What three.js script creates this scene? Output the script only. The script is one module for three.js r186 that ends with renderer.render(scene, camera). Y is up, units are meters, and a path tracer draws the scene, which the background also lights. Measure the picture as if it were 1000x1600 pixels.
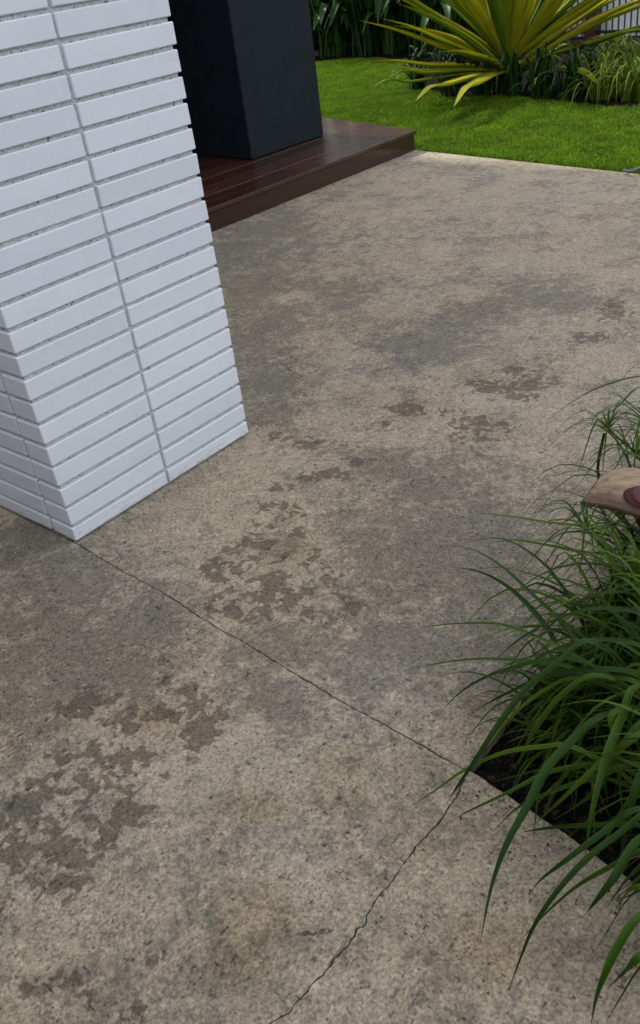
import * as THREE from 'three';
import { mergeGeometries } from 'three/addons/utils/BufferGeometryUtils.js';

// ------------------------------------------------------------------ camera
const scene = new THREE.Scene();
const camera = new THREE.PerspectiveCamera(59.72, 640 / 1024, 0.05, 200);
camera.position.set(-1.16, 1.4982, 2.1867);
camera.rotation.set(-0.571216, -0.80264, -0.14282, 'YXZ');

// ------------------------------------------------------------------ sky, sun, exposure
const renderer = new THREE.WebGLRenderer();
renderer.toneMapping = THREE.LinearToneMapping;
renderer.toneMappingExposure = 1.74;
renderer.shadowMap.enabled = true;
const SUN = new THREE.Vector3(0.04, 0.90, -0.78).normalize();

// ------------------------------------------------------------------ random numbers and noise (seeded)
let seed = 20240611;
function rnd() { seed |= 0; seed = seed + 0x6D2B79F5 | 0; let t = Math.imul(seed ^ seed >>> 15, 1 | seed); t = t + Math.imul(t ^ t >>> 7, 61 | t) ^ t; return ((t ^ t >>> 14) >>> 0) / 4294967296; }
const rr = (a, b) => a + (b - a) * rnd();
const NS = 512, NT = new Float32Array(NS * NS); for (let i = 0; i < NS * NS; i++) NT[i] = rnd();
function vn(x, y) {                                       // smooth value noise, 0..1
  const xf = Math.floor(x), yf = Math.floor(y); let u = x - xf, v = y - yf; u = u * u * (3 - 2 * u); v = v * v * (3 - 2 * v);
  const x0 = xf & 511, x1 = (xf + 1) & 511, y0 = (yf & 511) << 9, y1 = ((yf + 1) & 511) << 9;
  const a = NT[y0 + x0], b = NT[y0 + x1], c = NT[y1 + x0], d = NT[y1 + x1];
  return a + (b - a) * u + (c - a) * v + (a - b - c + d) * u * v;
}
const fbm = (x, y, o = 4) => { let s = 0, a = 0.5, n = 0; for (let i = 0; i < o; i++) { s += a * vn(x, y); n += a; a *= 0.5; x = x * 2.03 + 17.3; y = y * 2.03 + 5.7; } return s / n; };
const ss = (a, b, x) => { const t = Math.min(1, Math.max(0, (x - a) / (b - a))); return t * t * (3 - 2 * t); };
const mix = (a, b, t) => a + (b - a) * t;
const lin2s = (c) => { c = Math.min(1, Math.max(0, c)); return c <= 0.0031308 ? 12.92 * c : 1.055 * Math.pow(c, 1 / 2.4) - 0.055; };

// the sky: bright thin cloud with blue between
{
  const w = 512, h = 256, data = new Float32Array(w * h * 4);
  for (let j = 0; j < h; j++) for (let i = 0; i < w; i++) {
    const el = ((j + 0.5) / h - 0.5) * Math.PI, az = (i + 0.5) / w * Math.PI * 2;
    const s = Math.max(0, Math.sin(el));
    const cx = Math.cos(az) * Math.cos(el) / (s + 0.35), cz = Math.sin(az) * Math.cos(el) / (s + 0.35);
    const cl = ss(0.36, 0.62, fbm(cx * 1.6 + 40, cz * 1.6 + 40, 5));
    const blue = [0.50, 0.66, 0.92], white = [1.02, 1.04, 1.07], k = (j * w + i) * 4;
    const m = 0.45 + 0.5 * cl;
    for (let c = 0; c < 3; c++) data[k + c] = el < 0 ? [0.22, 0.22, 0.20][c] : mix(blue[c], white[c], m) * mix(0.82, 0.76, s);
    data[k + 3] = 1;
  }
  const t = new THREE.DataTexture(data, w, h, THREE.RGBAFormat, THREE.FloatType);
  t.mapping = THREE.EquirectangularReflectionMapping; t.magFilter = THREE.LinearFilter; t.needsUpdate = true;
  scene.background = t; scene.environment = t;
}
const sun = new THREE.DirectionalLight(new THREE.Color(1.0, 0.95, 0.82), 2.7);
sun.position.copy(SUN).multiplyScalar(30).add(new THREE.Vector3(4, 0, -2)); sun.target.position.set(4, 0, -2);
sun.castShadow = true; sun.shadow.radius = 8; sun.shadow.mapSize.set(2048, 2048);
Object.assign(sun.shadow.camera, { left: -12, right: 12, top: 12, bottom: -12, near: 1, far: 60 });
scene.add(sun, sun.target);

// ------------------------------------------------------------------ helpers
const taken = {};
function numbered(n) { const k = taken[n] = (taken[n] ?? -1) + 1; return k ? n + '_' + String(k).padStart(3, '0') : n; }
function shade(o) { o.traverse((m) => { if (m.isMesh) { m.castShadow = true; m.receiveShadow = true; } }); return o; }
function mesh(name, geo, mat, parent) { const m = new THREE.Mesh(geo, mat); m.name = parent === scene ? numbered(name) : name; m.castShadow = m.receiveShadow = true; parent.add(m); return m; }
function thing(name, label, category, pos = [0, 0, 0], group) {
  const g = new THREE.Group(); g.name = numbered(name); g.position.set(...pos); g.userData = { label, category }; if (group) g.userData.group = group; scene.add(g); return g;
}
function tag(o, label, category, group) { o.userData = { ...o.userData, label, category }; if (group) o.userData.group = group; return o; }
function struct(o, label, category) { o.userData.kind = 'structure'; if (label) o.userData.label = label; if (category) o.userData.category = category; return o; }

// texture from a function (x, y in 0..1) -> [r,g,b] linear, and optional height
function bake(w, h, fn, wrap = true) {
  const col = new Uint8Array(w * h * 4), hgt = new Uint8Array(w * h * 4); const o = [0, 0, 0, 0.5, 0.6];
  for (let j = 0; j < h; j++) for (let i = 0; i < w; i++) {
    fn((i + 0.5) / w, (j + 0.5) / h, o); const k = (j * w + i) * 4;
    col[k] = 255 * lin2s(o[0]) + 0.5; col[k + 1] = 255 * lin2s(o[1]) + 0.5; col[k + 2] = 255 * lin2s(o[2]) + 0.5; col[k + 3] = 255;
    const b = Math.min(255, Math.max(0, 255 * o[3])); hgt[k] = hgt[k + 2] = b; hgt[k + 1] = 255 * Math.min(1, Math.max(0, o[4])); hgt[k + 3] = 255;
  }
  const mk = (d, s) => { const t = new THREE.DataTexture(d, w, h); t.magFilter = THREE.LinearFilter; t.minFilter = THREE.LinearMipmapLinearFilter; t.generateMipmaps = true; if (wrap) t.wrapS = t.wrapT = THREE.RepeatWrapping; if (s) t.colorSpace = THREE.SRGBColorSpace; t.needsUpdate = true; return t; };
  return { map: mk(col, true), bump: mk(hgt, false) };     // bump: red = height, green = roughness
}
// box-projected uv in metres, from world-size geometry
function boxUV(geo, s = 1) {
  const p = geo.attributes.position, n = geo.attributes.normal, uv = new Float32Array(p.count * 2);
  for (let i = 0; i < p.count; i++) {
    const ax = Math.abs(n.getX(i)), ay = Math.abs(n.getY(i)), az = Math.abs(n.getZ(i));
    if (ay >= ax && ay >= az) { uv[2 * i] = p.getX(i) * s; uv[2 * i + 1] = p.getZ(i) * s; } else if (ax >= az) { uv[2 * i] = p.getZ(i) * s; uv[2 * i + 1] = p.getY(i) * s; } else { uv[2 * i] = p.getX(i) * s; uv[2 * i + 1] = p.getY(i) * s; }
  }
  geo.setAttribute('uv', new THREE.BufferAttribute(uv, 2)); return geo;
}
// box with chamfered edges (44 triangles), centred; jit moves corners a little
function chamfer(w, h, d, b, jit = 0, f = null) {
  const P = [], V = (sx, sy, sz, k) => {                   // k: axis kept at full extent
    const key = [sx, sy, sz];
    const e = [w / 2, h / 2, d / 2].map((v, a) => key[a] * (a === k ? v : v - b));
    return e;
  };
  const J = {}; const jt = (sx, sy, sz) => J[sx + ',' + sy + ',' + sz] ??= [rr(-jit, jit), rr(-jit, jit), rr(-jit, jit)];
  const C = (s, k) => { const e = V(...s, k), q = jt(...s); return [e[0] + q[0], e[1] + q[1], e[2] + q[2]]; };
  const tri = (a, b2, c) => { const ab = [b2[0] - a[0], b2[1] - a[1], b2[2] - a[2]], ac = [c[0] - a[0], c[1] - a[1], c[2] - a[2]]; const n = [ab[1] * ac[2] - ab[2] * ac[1], ab[2] * ac[0] - ab[0] * ac[2], ab[0] * ac[1] - ab[1] * ac[0]]; const m = [a[0] + b2[0] + c[0], a[1] + b2[1] + c[1], a[2] + b2[2] + c[2]]; (n[0] * m[0] + n[1] * m[1] + n[2] * m[2] > 0) ? P.push(...a, ...b2, ...c) : P.push(...a, ...c, ...b2); };
  const quad = (a, b2, c, e) => { tri(a, b2, c); tri(a, c, e); };
  for (let k = 0; k < 3; k++) for (const s of [-1, 1]) { const a = (k + 1) % 3, c = (k + 2) % 3; const S = (u, v) => { const q = [0, 0, 0]; q[k] = s; q[a] = u; q[c] = v; return q; }; quad(C(S(-1, -1), k), C(S(1, -1), k), C(S(1, 1), k), C(S(-1, 1), k)); }
  for (let k = 0; k < 3; k++) { const a = (k + 1) % 3, c = (k + 2) % 3; for (const u of [-1, 1]) for (const v of [-1, 1]) { const S = (t) => { const q = [0, 0, 0]; q[k] = t; q[a] = u; q[c] = v; return q; }; quad(C(S(-1), a), C(S(1), a), C(S(1), c), C(S(-1), c)); } }
  for (const x of [-1, 1]) for (const y of [-1, 1]) for (const z of [-1, 1]) tri(C([x, y, z], 0), C([x, y, z], 1), C([x, y, z], 2));
  if (f) for (let i = 0; i < P.length; i += 3) { const q = f(P[i], P[i + 1], P[i + 2]); P[i] = q[0]; P[i + 1] = q[1]; P[i + 2] = q[2]; }
  const g = new THREE.BufferGeometry(); g.setAttribute('position', new THREE.Float32BufferAttribute(P, 3)); g.computeVertexNormals(); return boxUV(g);
}
const UPV = new THREE.Vector3(0, 1, 0);
// a leaf: ribbon along a smooth curve, channelled across, tapering by width(t); th > 0 gives it thickness
function leafGeo(pts, width, { seg = 14, fold = 0.25, th = 0, twist = 0, across = 2, shape = (t) => Math.min(1, t * 6 + 0.55) * Math.pow(1 - t, 0.55), side0 = null } = {}) {
  const cv = new THREE.CatmullRomCurve3(pts.map((p) => p.isVector3 ? p : new THREE.Vector3(...p)), false, 'centripetal');
  const pos = [], uv = [], idx = []; const T = new THREE.Vector3(), S = new THREE.Vector3(), N = new THREE.Vector3(), p = new THREE.Vector3(), last = new THREE.Vector3();
  const nA = across * 2 + 1, ring = th > 0 ? nA * 2 - 2 : nA;
  for (let i = 0; i <= seg; i++) {
    const t = i / seg; cv.getPoint(t, p); cv.getTangent(Math.min(0.999, t), T);
    S.crossVectors(T, UPV); if (S.lengthSq() < 0.02) S.copy(i ? last : (side0 ?? new THREE.Vector3(1, 0, 0)));
    S.normalize(); if (i && S.dot(last) < 0) S.negate(); if (i) S.lerp(last, 0.55).normalize(); last.copy(S);
    N.crossVectors(S, T).normalize(); const a = twist * t; const S2 = S.clone().multiplyScalar(Math.cos(a)).addScaledVector(N, Math.sin(a)), N2 = N.clone().multiplyScalar(Math.cos(a)).addScaledVector(S, -Math.sin(a));
    const hw = Math.max(0.0004, width * 0.5 * shape(t));
    const put = (u, dn) => { const q = p.clone().addScaledVector(S2, u * hw).addScaledVector(N2, (u * u - 0.33) * fold * hw + dn); pos.push(q.x, q.y, q.z); uv.push(u * 0.5 + 0.5, t); };
    for (let k = 0; k < nA; k++) put(-1 + 2 * k / (nA - 1), 0);
    if (th > 0) for (let k = nA - 2; k > 0; k--) { const u = -1 + 2 * k / (nA - 1); put(u, -th * (1 - u * u) * Math.min(1, (1 - t) * 1.5)); }
  }
  for (let i = 0; i < seg; i++) for (let k = 0; k < (th > 0 ? ring : ring - 1); k++) { const a = i * ring + k, b = i * ring + (k + 1) % ring, c = a + ring, d = b + ring; idx.push(a, b, c, b, d, c); }
  const g = new THREE.BufferGeometry(); g.setAttribute('position', new THREE.Float32BufferAttribute(pos, 3)); g.setAttribute('uv', new THREE.Float32BufferAttribute(uv, 2)); g.setIndex(idx); g.computeVertexNormals(); return g;
}
const V3 = (x, y, z) => new THREE.Vector3(x, y, z);
// ------------------------------------------------------------------ measured places, in metres
const BROWN = [[-0.262,0.905,33.12,33.15,-34.15,22.06],[-0.267,0.859,29.07,28.29,-28.74,18.5],[-0.293,0.838,29.51,27.96,-28.89,18.63],[-0.328,0.841,30.1,28.0,-29.51,19.13],[-0.321,0.889,26.65,25.56,-30.05,19.55],[-0.301,0.912,33.88,33.29,-35.04,22.78],[-0.342,0.928,34.7,33.61,-36.17,23.68],[-0.373,0.933,41.24,39.31,-44.32,29.16],[-0.414,0.955,84.55,79.62,-91.86,60.91],[-0.33,0.799,34.43,31.26,-40.59,26.22],[-0.341,0.764,34.61,30.66,-40.17,25.91],[-0.358,0.737,40.75,35.23,-40.07,25.84],[-0.385,0.733,41.38,35.12,-45.14,29.21],[-0.41,0.715,41.92,34.73,-45.38,29.42],[-0.432,0.754,42.54,35.45,-42.14,27.5],[-0.46,0.747,51.86,42.33,-53.37,34.95],[-0.447,0.676,64.13,50.89,-58.55,38.02],[-0.475,0.828,37.51,31.64,-49.77,32.9],[-0.457,0.873,43.33,37.92,-50.31,33.31],[-0.475,0.937,32.91,29.52,-39.38,26.29],[-0.506,0.832,29.73,24.62,-32.65,21.68],[-0.533,0.808,27.16,21.82,-32.79,21.81],[-0.563,0.811,25.15,19.84,-29.27,19.56],[-0.591,0.801,25.58,19.68,-33.86,22.69],[-0.546,0.868,30.51,25.11,-34.07,22.83],[-0.541,0.907,34.27,28.91,-34.64,23.27],[-0.63,0.806,28.82,21.63,-34.76,23.42],[-0.657,0.796,29.29,21.45,-35.18,23.77],[-0.689,0.793,29.88,21.34,-35.85,24.32],[-0.72,0.79,33.87,23.59,-36.52,24.87],[-0.752,0.801,44.48,30.4,-37.48,25.66],[-0.57,0.94,31.05,26.2,-35.88,24.27],[-0.548,0.957,39.4,34.07,-49.99,33.77],[-0.601,0.966,40.77,34.19,-64.96,44.24],[-0.595,0.917,47.29,38.69,-50.44,34.17],[-0.648,0.853,26.59,20.21,-36.04,24.45],[-0.685,0.857,29.95,22.21,-36.97,25.21],[-0.711,0.847,30.44,22.01,-43.64,29.83],[-0.669,0.935,33.12,25.96,-38.17,26.17],[-0.685,0.966,50.29,39.66,-45.77,31.53],[-0.704,0.926,38.09,28.94,-38.85,26.73],[-0.729,0.916,44.23,32.79,-55.01,37.94],[-0.743,0.869,44.48,31.77,-54.11,37.23],[-0.641,0.984,73.34,60.38,-76.99,52.81],[-0.767,0.847,52.64,36.44,-67.91,46.78],[-0.801,0.838,40.33,27.05,-55.28,38.22],[-0.799,0.801,64.21,42.27,-54.1,37.27],[-0.794,0.874,64.45,44.33,-93.56,64.84],[-0.794,0.961,29.52,21.35,-36.86,25.75],[-0.817,0.952,36.65,25.85,-49.69,34.79],[-0.826,0.853,82.16,54.42,-70.88,49.23],[-0.934,1.107,40.5,28.39,-50.99,36.78],[-0.883,1.152,44.0,33.23,-58.91,42.4],[-0.894,1.185,50.85,38.88,-60.71,43.89],[-0.773,1.235,54.24,47.47,-68.58,49.03],[-0.854,1.277,38.56,32.54,-53.62,38.9],[0.564,0.355,31.45,35.22,-44.55,24.17],[0.573,0.398,44.69,51.17,-56.21,30.56],[0.474,0.416,20.37,22.62,-26.19,14.49],[0.462,0.468,27.26,30.83,-30.14,16.79],[0.42,0.432,27.78,30.4,-34.64,19.36],[0.38,0.433,37.69,40.6,-41.15,23.14],[0.393,0.476,33.7,37.2,-49.83,28.08],[0.482,0.504,35.98,41.71,-40.32,22.46],[0.306,0.476,25.02,26.62,-36.99,21.13],[0.271,0.468,35.59,37.18,-43.73,25.09],[0.296,0.525,35.15,38.09,-44.1,25.34],[0.193,0.477,26.33,26.68,-34.07,19.8],[0.16,0.483,31.19,31.22,-46.23,27.01],[0.169,0.527,37.27,38.22,-46.8,27.42],[0.214,0.562,40.51,43.1,-46.4,27.09],[0.113,0.504,47.84,47.3,-57.17,33.72],[0.113,0.463,47.83,46.43,-70.39,41.36],[0.238,0.616,40.0,44.14,-46.78,27.34],[0.276,0.619,44.2,49.68,-55.22,32.09],[0.163,0.635,18.65,20.08,-29.3,17.35],[0.166,0.681,23.24,25.65,-29.76,17.69],[0.207,0.681,36.45,40.98,-48.64,28.73],[0.069,0.673,19.5,20.49,-31.12,18.75],[0.04,0.677,24.73,25.68,-39.53,23.94],[0.043,0.734,24.66,26.39,-40.37,24.56],[0.157,0.738,31.06,35.13,-43.65,26.12],[0.149,0.779,37.34,43.02,-51.95,31.23],[0.189,0.792,36.59,43.2,-51.18,30.62],[0.114,0.799,31.65,36.24,-45.68,27.66],[-0.002,0.608,40.44,39.74,-62.86,38.07],[0.042,0.601,49.46,49.5,-61.34,36.88],[-0.003,0.633,33.7,33.53,-52.92,32.12],[0.086,0.62,38.71,39.94,-60.47,36.18],[0.286,0.757,29.14,35.26,-41.29,24.26],[0.27,0.817,25.07,31.1,-37.24,22.05],[0.291,0.706,29.15,34.42,-47.16,27.56],[0.358,0.698,33.91,41.04,-45.56,26.33],[0.224,0.877,29.81,37.44,-44.57,26.73],[0.195,0.933,25.82,33.04,-40.47,24.5],[1.606,0.623,5.88,10.44,-13.41,6.2],[1.563,0.727,8.23,15.21,-13.99,6.58],[1.513,0.621,9.68,16.73,-16.63,7.82],[1.517,0.564,11.9,20.04,-20.46,9.57],[1.501,0.682,10.6,18.82,-21.23,10.06],[1.661,0.578,16.94,29.86,-31.23,14.21],[1.212,0.694,7.38,12.1,-13.57,6.79],[1.216,0.755,9.35,15.84,-19.3,9.71],[1.142,0.711,11.0,17.81,-24.52,12.45],[1.221,0.402,12.14,17.39,-21.84,10.63],[1.206,0.441,17.38,25.21,-29.59,14.5],[2.082,0.72,9.55,20.13,-27.98,11.83],[2.062,0.756,14.32,30.61,-35.51,15.13],[2.025,0.719,17.53,36.41,-47.53,20.35],[2.369,0.685,7.89,17.47,-12.65,5.01],[2.321,0.664,8.93,19.36,-15.98,6.38],[0.83,0.219,10.93,12.75,-27.49,14.1],[0.815,0.109,14.34,15.93,-31.26,15.93],[-0.412,0.594,16.7,13.01,-27.66,17.74],[-0.467,0.588,19.86,14.9,-28.44,18.37],[-0.712,0.73,27.41,18.62,-35.19,23.81],[-0.655,0.722,24.25,17.1,-33.84,22.7],[-0.758,0.75,31.1,20.6,-32.04,21.85],[-0.509,0.743,24.26,19.13,-43.85,28.9],[-0.576,0.71,23.1,17.12,-37.42,24.81],[-0.816,0.905,27.34,18.8,-41.42,28.87],[-0.863,0.91,33.92,22.47,-42.92,30.12],[-0.755,0.993,39.61,30.1,-48.72,33.96],[-0.256,0.798,28.88,27.36,-48.61,31.07],[-0.275,0.726,29.18,26.33,-47.61,30.32],[0.116,0.854,27.03,31.91,-46.64,28.38],[0.113,0.922,26.96,33.03,-48.05,29.43],[0.102,0.727,27.37,30.02,-44.67,26.92],[0.11,0.546,31.92,32.15,-48.46,28.7],[0.392,0.594,27.96,32.61,-43.24,24.62],[0.718,0.456,18.36,22.78,-35.94,19.18],[0.671,0.412,21.44,25.63,-36.14,19.36],[0.826,0.481,15.6,20.34,-34.66,18.21],[1.089,0.395,18.22,24.97,-36.63,18.25],[1.275,0.548,14.66,22.82,-35.62,17.4]]; // crisp brown lichen blotches on the concrete
const ALGAE_SHADE = [[0.906,0.634,3.83,5.53,-7.02,3.69],[0.812,0.798,3.43,5.2,-5.76,3.12],[0.727,0.945,3.99,6.38,-5.02,2.8],[0.605,0.867,3.73,5.44,-6.46,3.65],[0.518,1.035,3.8,5.92,-5.72,3.33],[0.373,0.962,4.71,6.62,-7.48,4.42],[0.187,0.971,4.02,5.24,-8.24,5.01],[0.215,1.114,3.9,5.62,-6.89,4.23],[0.049,1.155,3.48,4.77,-7.68,4.86],[0.077,1.318,4.09,6.36,-5.81,3.72],[0.055,0.948,4.85,5.87,-8.75,5.42],[-0.016,0.879,6.75,7.58,-11.77,7.32],[0.425,1.213,6.19,10.42,-5.35,3.21],[-0.152,0.959,10.88,11.93,-9.86,6.3],[-0.158,1.066,10.85,12.66,-20.79,13.43],[2.478,0.198,3.66,6.67,-6.15,2.27],[2.222,0.211,2.96,5.11,-5.98,2.35],[1.964,0.171,3.21,5.13,-6.42,2.65],[1.723,0.133,2.98,4.41,-6.25,2.7],[1.519,0.147,5.58,7.84,-9.84,4.43],[2.383,0.41,4.12,8.03,-6.6,2.54],[2.344,0.521,5.46,11.1,-10.25,4.02],[-0.173,0.038,4.79,3.38,-6.88,4.07],[-0.186,0.304,4.0,3.11,-7.64,4.62],[-0.182,0.467,5.52,4.63,-8.12,4.99],[-0.305,0.163,6.6,4.54,-6.13,3.73],[-0.329,0.376,4.74,3.51,-8.43,5.24],[-0.179,0.569,8.84,7.79,-8.45,5.23],[-0.437,0.296,8.3,5.57,-11.51,7.22],[-0.344,0.533,8.02,6.33,-14.54,9.19],[-0.563,0.591,15.58,10.99,-16.83,11.02],[-0.625,0.602,18.86,12.81,-19.94,13.18],[-0.528,0.644,21.45,15.9,-23.5,15.39],[-0.59,0.655,18.56,13.25,-24.49,16.19],[-0.876,0.961,22.94,15.48,-24.03,16.97],[1.538,-0.662,3.82,4.09,-2.44,1.02],[2.063,-1.2,3.33,3.52,-1.58,0.57],[1.159,-0.201,5.12,5.68,-4.37,2.04],[2.074,-0.637,3.28,4.07,-3.53,1.33],[2.347,-1.675,3.12,3.14,-2.07,0.68],[-0.169,0.222,3.62,2.75,-5.87,3.52],[-0.385,0.424,4.45,3.25,-8.86,5.58],[-0.117,0.471,7.12,6.2,-7.87,4.79],[-0.535,0.442,10.61,7.12,-9.68,6.23],[0.317,1.084,3.71,5.49,-5.37,3.24],[0.088,1.046,4.73,6.17,-8.96,5.57],[0.287,1.366,5.39,9.56,-5.27,3.28],[0.528,1.111,4.99,8.18,-5.86,3.42],[0.452,0.86,5.34,7.32,-9.24,5.34],[-0.71,0.702,15.02,10.08,-16.17,10.91],[1.354,-0.377,4.02,4.46,-3.44,1.53],[1.75,-0.992,4.33,4.47,-1.79,0.7],[-0.069,-0.18,4.51,3.11,-6.11,3.49],[-0.156,-0.124,6.05,4.06,-6.46,3.75],[-0.08,0.007,5.89,4.31,-8.71,5.06],[2.6,-1.654,2.52,2.7,-1.96,0.61],[2.977,-1.729,2.71,3.09,-2.38,0.67],[1.258,-0.594,6.23,6.28,-2.24,1.0],[0.895,0.005,5.59,6.13,-8.85,4.41]]; // grey algae film, plus painted shade round the pillar and by the step
const TAN = [[-0.235,1.224,5.62,6.97,-13.07,8.67],[-0.289,1.311,7.7,9.85,-17.0,11.45],[-0.417,1.165,6.34,6.79,-12.81,8.67],[-0.581,1.334,7.05,7.64,-10.53,7.4],[-0.674,1.373,10.07,10.51,-13.89,9.93],[-0.407,1.707,5.2,8.76,-11.69,8.32],[-0.38,0.797,8.27,7.28,-10.42,6.78],[0.31,0.615,5.8,6.6,-9.04,5.22]]; // tan patches
const J1 = [[-0.002,0.006],[-0.014,0.146],[-0.022,0.276],[-0.024,0.379],[-0.03,0.476],[-0.034,0.512],[-0.046,0.603],[-0.053,0.696],[-0.056,0.782],[-0.063,0.867],[-0.071,0.949],[-0.077,1.038],[-0.084,1.121],[-0.086,1.199],[-0.088,1.263],[-0.09,1.326],[-0.094,1.395],[-0.097,1.464]]; // joint between slabs (x, z)
const J2 = [[-0.096,1.478],[-0.158,1.492],[-0.208,1.496],[-0.251,1.498],[-0.309,1.492],[-0.351,1.495],[-0.402,1.498],[-0.431,1.496],[-0.448,1.497],[-0.482,1.502],[-0.497,1.51],[-0.512,1.502],[-0.526,1.508],[-0.558,1.506],[-0.587,1.505],[-0.612,1.507],[-0.632,1.502],[-0.665,1.501],[-0.697,1.5],[-0.724,1.487],[-0.761,1.485]]; // crooked crack
const BE = [[-0.095,1.488],[-0.102,1.535],[-0.108,1.588],[-0.116,1.649],[-0.123,1.707],[-0.134,1.765],[-0.143,1.819],[-0.152,1.871]]; // near edge of the plant bed
const BLADES = [[17,[[-0.093,0.3,1.743],[-0.125,0.284,1.729],[-0.199,0.257,1.709],[-0.265,0.224,1.707],[-0.327,0.187,1.702],[-0.383,0.145,1.706],[-0.456,0.1,1.727]]],[15,[[-0.035,0.34,1.779],[-0.062,0.321,1.782],[-0.146,0.29,1.79],[-0.199,0.252,1.798],[-0.239,0.208,1.806],[-0.26,0.16,1.812]]],[14,[[-0.084,0.3,1.819],[-0.139,0.266,1.783],[-0.207,0.209,1.743],[-0.241,0.14,1.702]]],[14,[[-0.116,0.24,1.787],[-0.127,0.221,1.751],[-0.157,0.19,1.689],[-0.21,0.152,1.636],[-0.254,0.108,1.58],[-0.274,0.06,1.538]]],[15,[[-0.121,0.24,1.711],[-0.132,0.219,1.665],[-0.151,0.185,1.603],[-0.191,0.142,1.543],[-0.239,0.094,1.496],[-0.275,0.04,1.448]]],[17,[[0.058,0.33,1.658],[-0.004,0.306,1.628],[-0.057,0.266,1.593],[-0.124,0.216,1.571],[-0.188,0.16,1.553],[-0.228,0.098,1.53],[-0.222,0.03,1.502]]],[14,[[0.028,0.3,1.648],[0.018,0.279,1.596],[-0.005,0.245,1.531],[-0.039,0.202,1.469],[-0.063,0.154,1.428],[-0.079,0.1,1.399]]],[11,[[0.031,0.27,1.674],[0.047,0.252,1.614],[0.04,0.223,1.517],[0.03,0.187,1.421],[0.01,0.146,1.335],[0.002,0.1,1.266]]],[12,[[0.129,0.26,1.586],[0.167,0.254,1.539],[0.225,0.243,1.444],[0.288,0.231,1.34],[0.329,0.216,1.241],[0.335,0.2,1.16]]],[12,[[0.092,0.24,1.592],[0.146,0.234,1.53],[0.212,0.223,1.44],[0.258,0.211,1.357],[0.285,0.196,1.279],[0.285,0.18,1.202]]],[11,[[0.07,0.27,1.602],[0.087,0.258,1.54],[0.102,0.24,1.447],[0.092,0.216,1.367],[0.071,0.19,1.291],[0.071,0.16,1.246]]],[13,[[0.233,0.34,1.682],[0.227,0.327,1.652],[0.212,0.307,1.597],[0.179,0.281,1.563],[0.127,0.252,1.539],[0.098,0.22,1.525]]],[12,[[0.366,0.28,1.528],[0.372,0.271,1.468],[0.377,0.257,1.386],[0.377,0.24,1.307],[0.364,0.22,1.26]]],[12,[[0.427,0.3,1.544],[0.443,0.292,1.466],[0.437,0.278,1.377],[0.441,0.261,1.283],[0.445,0.241,1.197],[0.444,0.22,1.141]]],[15,[[-0.264,0.28,1.898],[-0.33,0.254,1.888],[-0.36,0.212,1.872],[-0.363,0.16,1.854]]],[12,[[-0.211,0.28,1.875],[-0.271,0.257,1.84],[-0.326,0.219,1.804],[-0.347,0.173,1.775],[-0.356,0.12,1.757]]],[12,[[-0.228,0.3,1.891],[-0.26,0.28,1.872],[-0.315,0.248,1.84],[-0.369,0.209,1.817],[-0.414,0.164,1.802],[-0.453,0.114,1.797],[-0.48,0.06,1.792]]],[11,[[-0.269,0.26,1.901],[-0.296,0.234,1.874],[-0.332,0.192,1.834],[-0.369,0.14,1.801],[-0.424,0.08,1.769]]],[13,[[-0.371,0.26,1.945],[-0.415,0.24,1.935],[-0.451,0.207,1.931],[-0.467,0.166,1.928],[-0.481,0.12,1.929]]],[12,[[-0.417,0.24,1.966],[-0.428,0.202,1.951],[-0.432,0.14,1.929]]],[12,[[-0.071,0.3,1.763],[-0.087,0.261,1.782],[-0.115,0.198,1.804],[-0.133,0.12,1.824]]],[13,[[0.008,0.3,1.696],[-0.035,0.266,1.655],[-0.084,0.209,1.629],[-0.123,0.14,1.613],[-0.088,0.06,1.584]]],[12,[[0.02,0.26,1.653],[-0.014,0.23,1.606],[-0.064,0.18,1.564],[-0.104,0.12,1.537],[-0.08,0.05,1.506]]],[12,[[-0.041,0.28,1.803],[-0.116,0.254,1.791],[-0.163,0.212,1.781],[-0.173,0.16,1.752],[-0.175,0.1,1.715]]],[12,[[-0.11,0.26,1.834],[-0.156,0.234,1.776],[-0.184,0.192,1.72],[-0.217,0.14,1.663],[-0.249,0.08,1.628]]],[12,[[-0.195,0.22,1.873],[-0.212,0.197,1.816],[-0.224,0.159,1.753],[-0.23,0.113,1.696],[-0.215,0.06,1.659]]],[14,[[0.027,0.3,1.772],[0.032,0.277,1.711],[0.017,0.239,1.656],[-0.012,0.193,1.605],[-0.025,0.14,1.56]]],[14,[[0.08,0.34,1.747],[0.084,0.317,1.672],[0.069,0.279,1.602],[0.026,0.233,1.542],[0.008,0.18,1.479]]],[14,[[0.164,0.34,1.711],[0.157,0.32,1.624],[0.126,0.287,1.559],[0.073,0.246,1.502],[0.054,0.2,1.468]]],[13,[[0.052,0.3,1.75],[0.025,0.274,1.65],[0.005,0.232,1.582],[-0.032,0.18,1.517],[-0.044,0.12,1.463]]],[12,[[-0.146,0.28,1.848],[-0.184,0.241,1.851],[-0.201,0.178,1.851],[-0.196,0.1,1.849]]],[9,[[-0.299,0.22,1.917],[-0.303,0.182,1.896],[-0.294,0.12,1.887]]]]; // leaves of the near clumps: width in mm, points along the leaf
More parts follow.
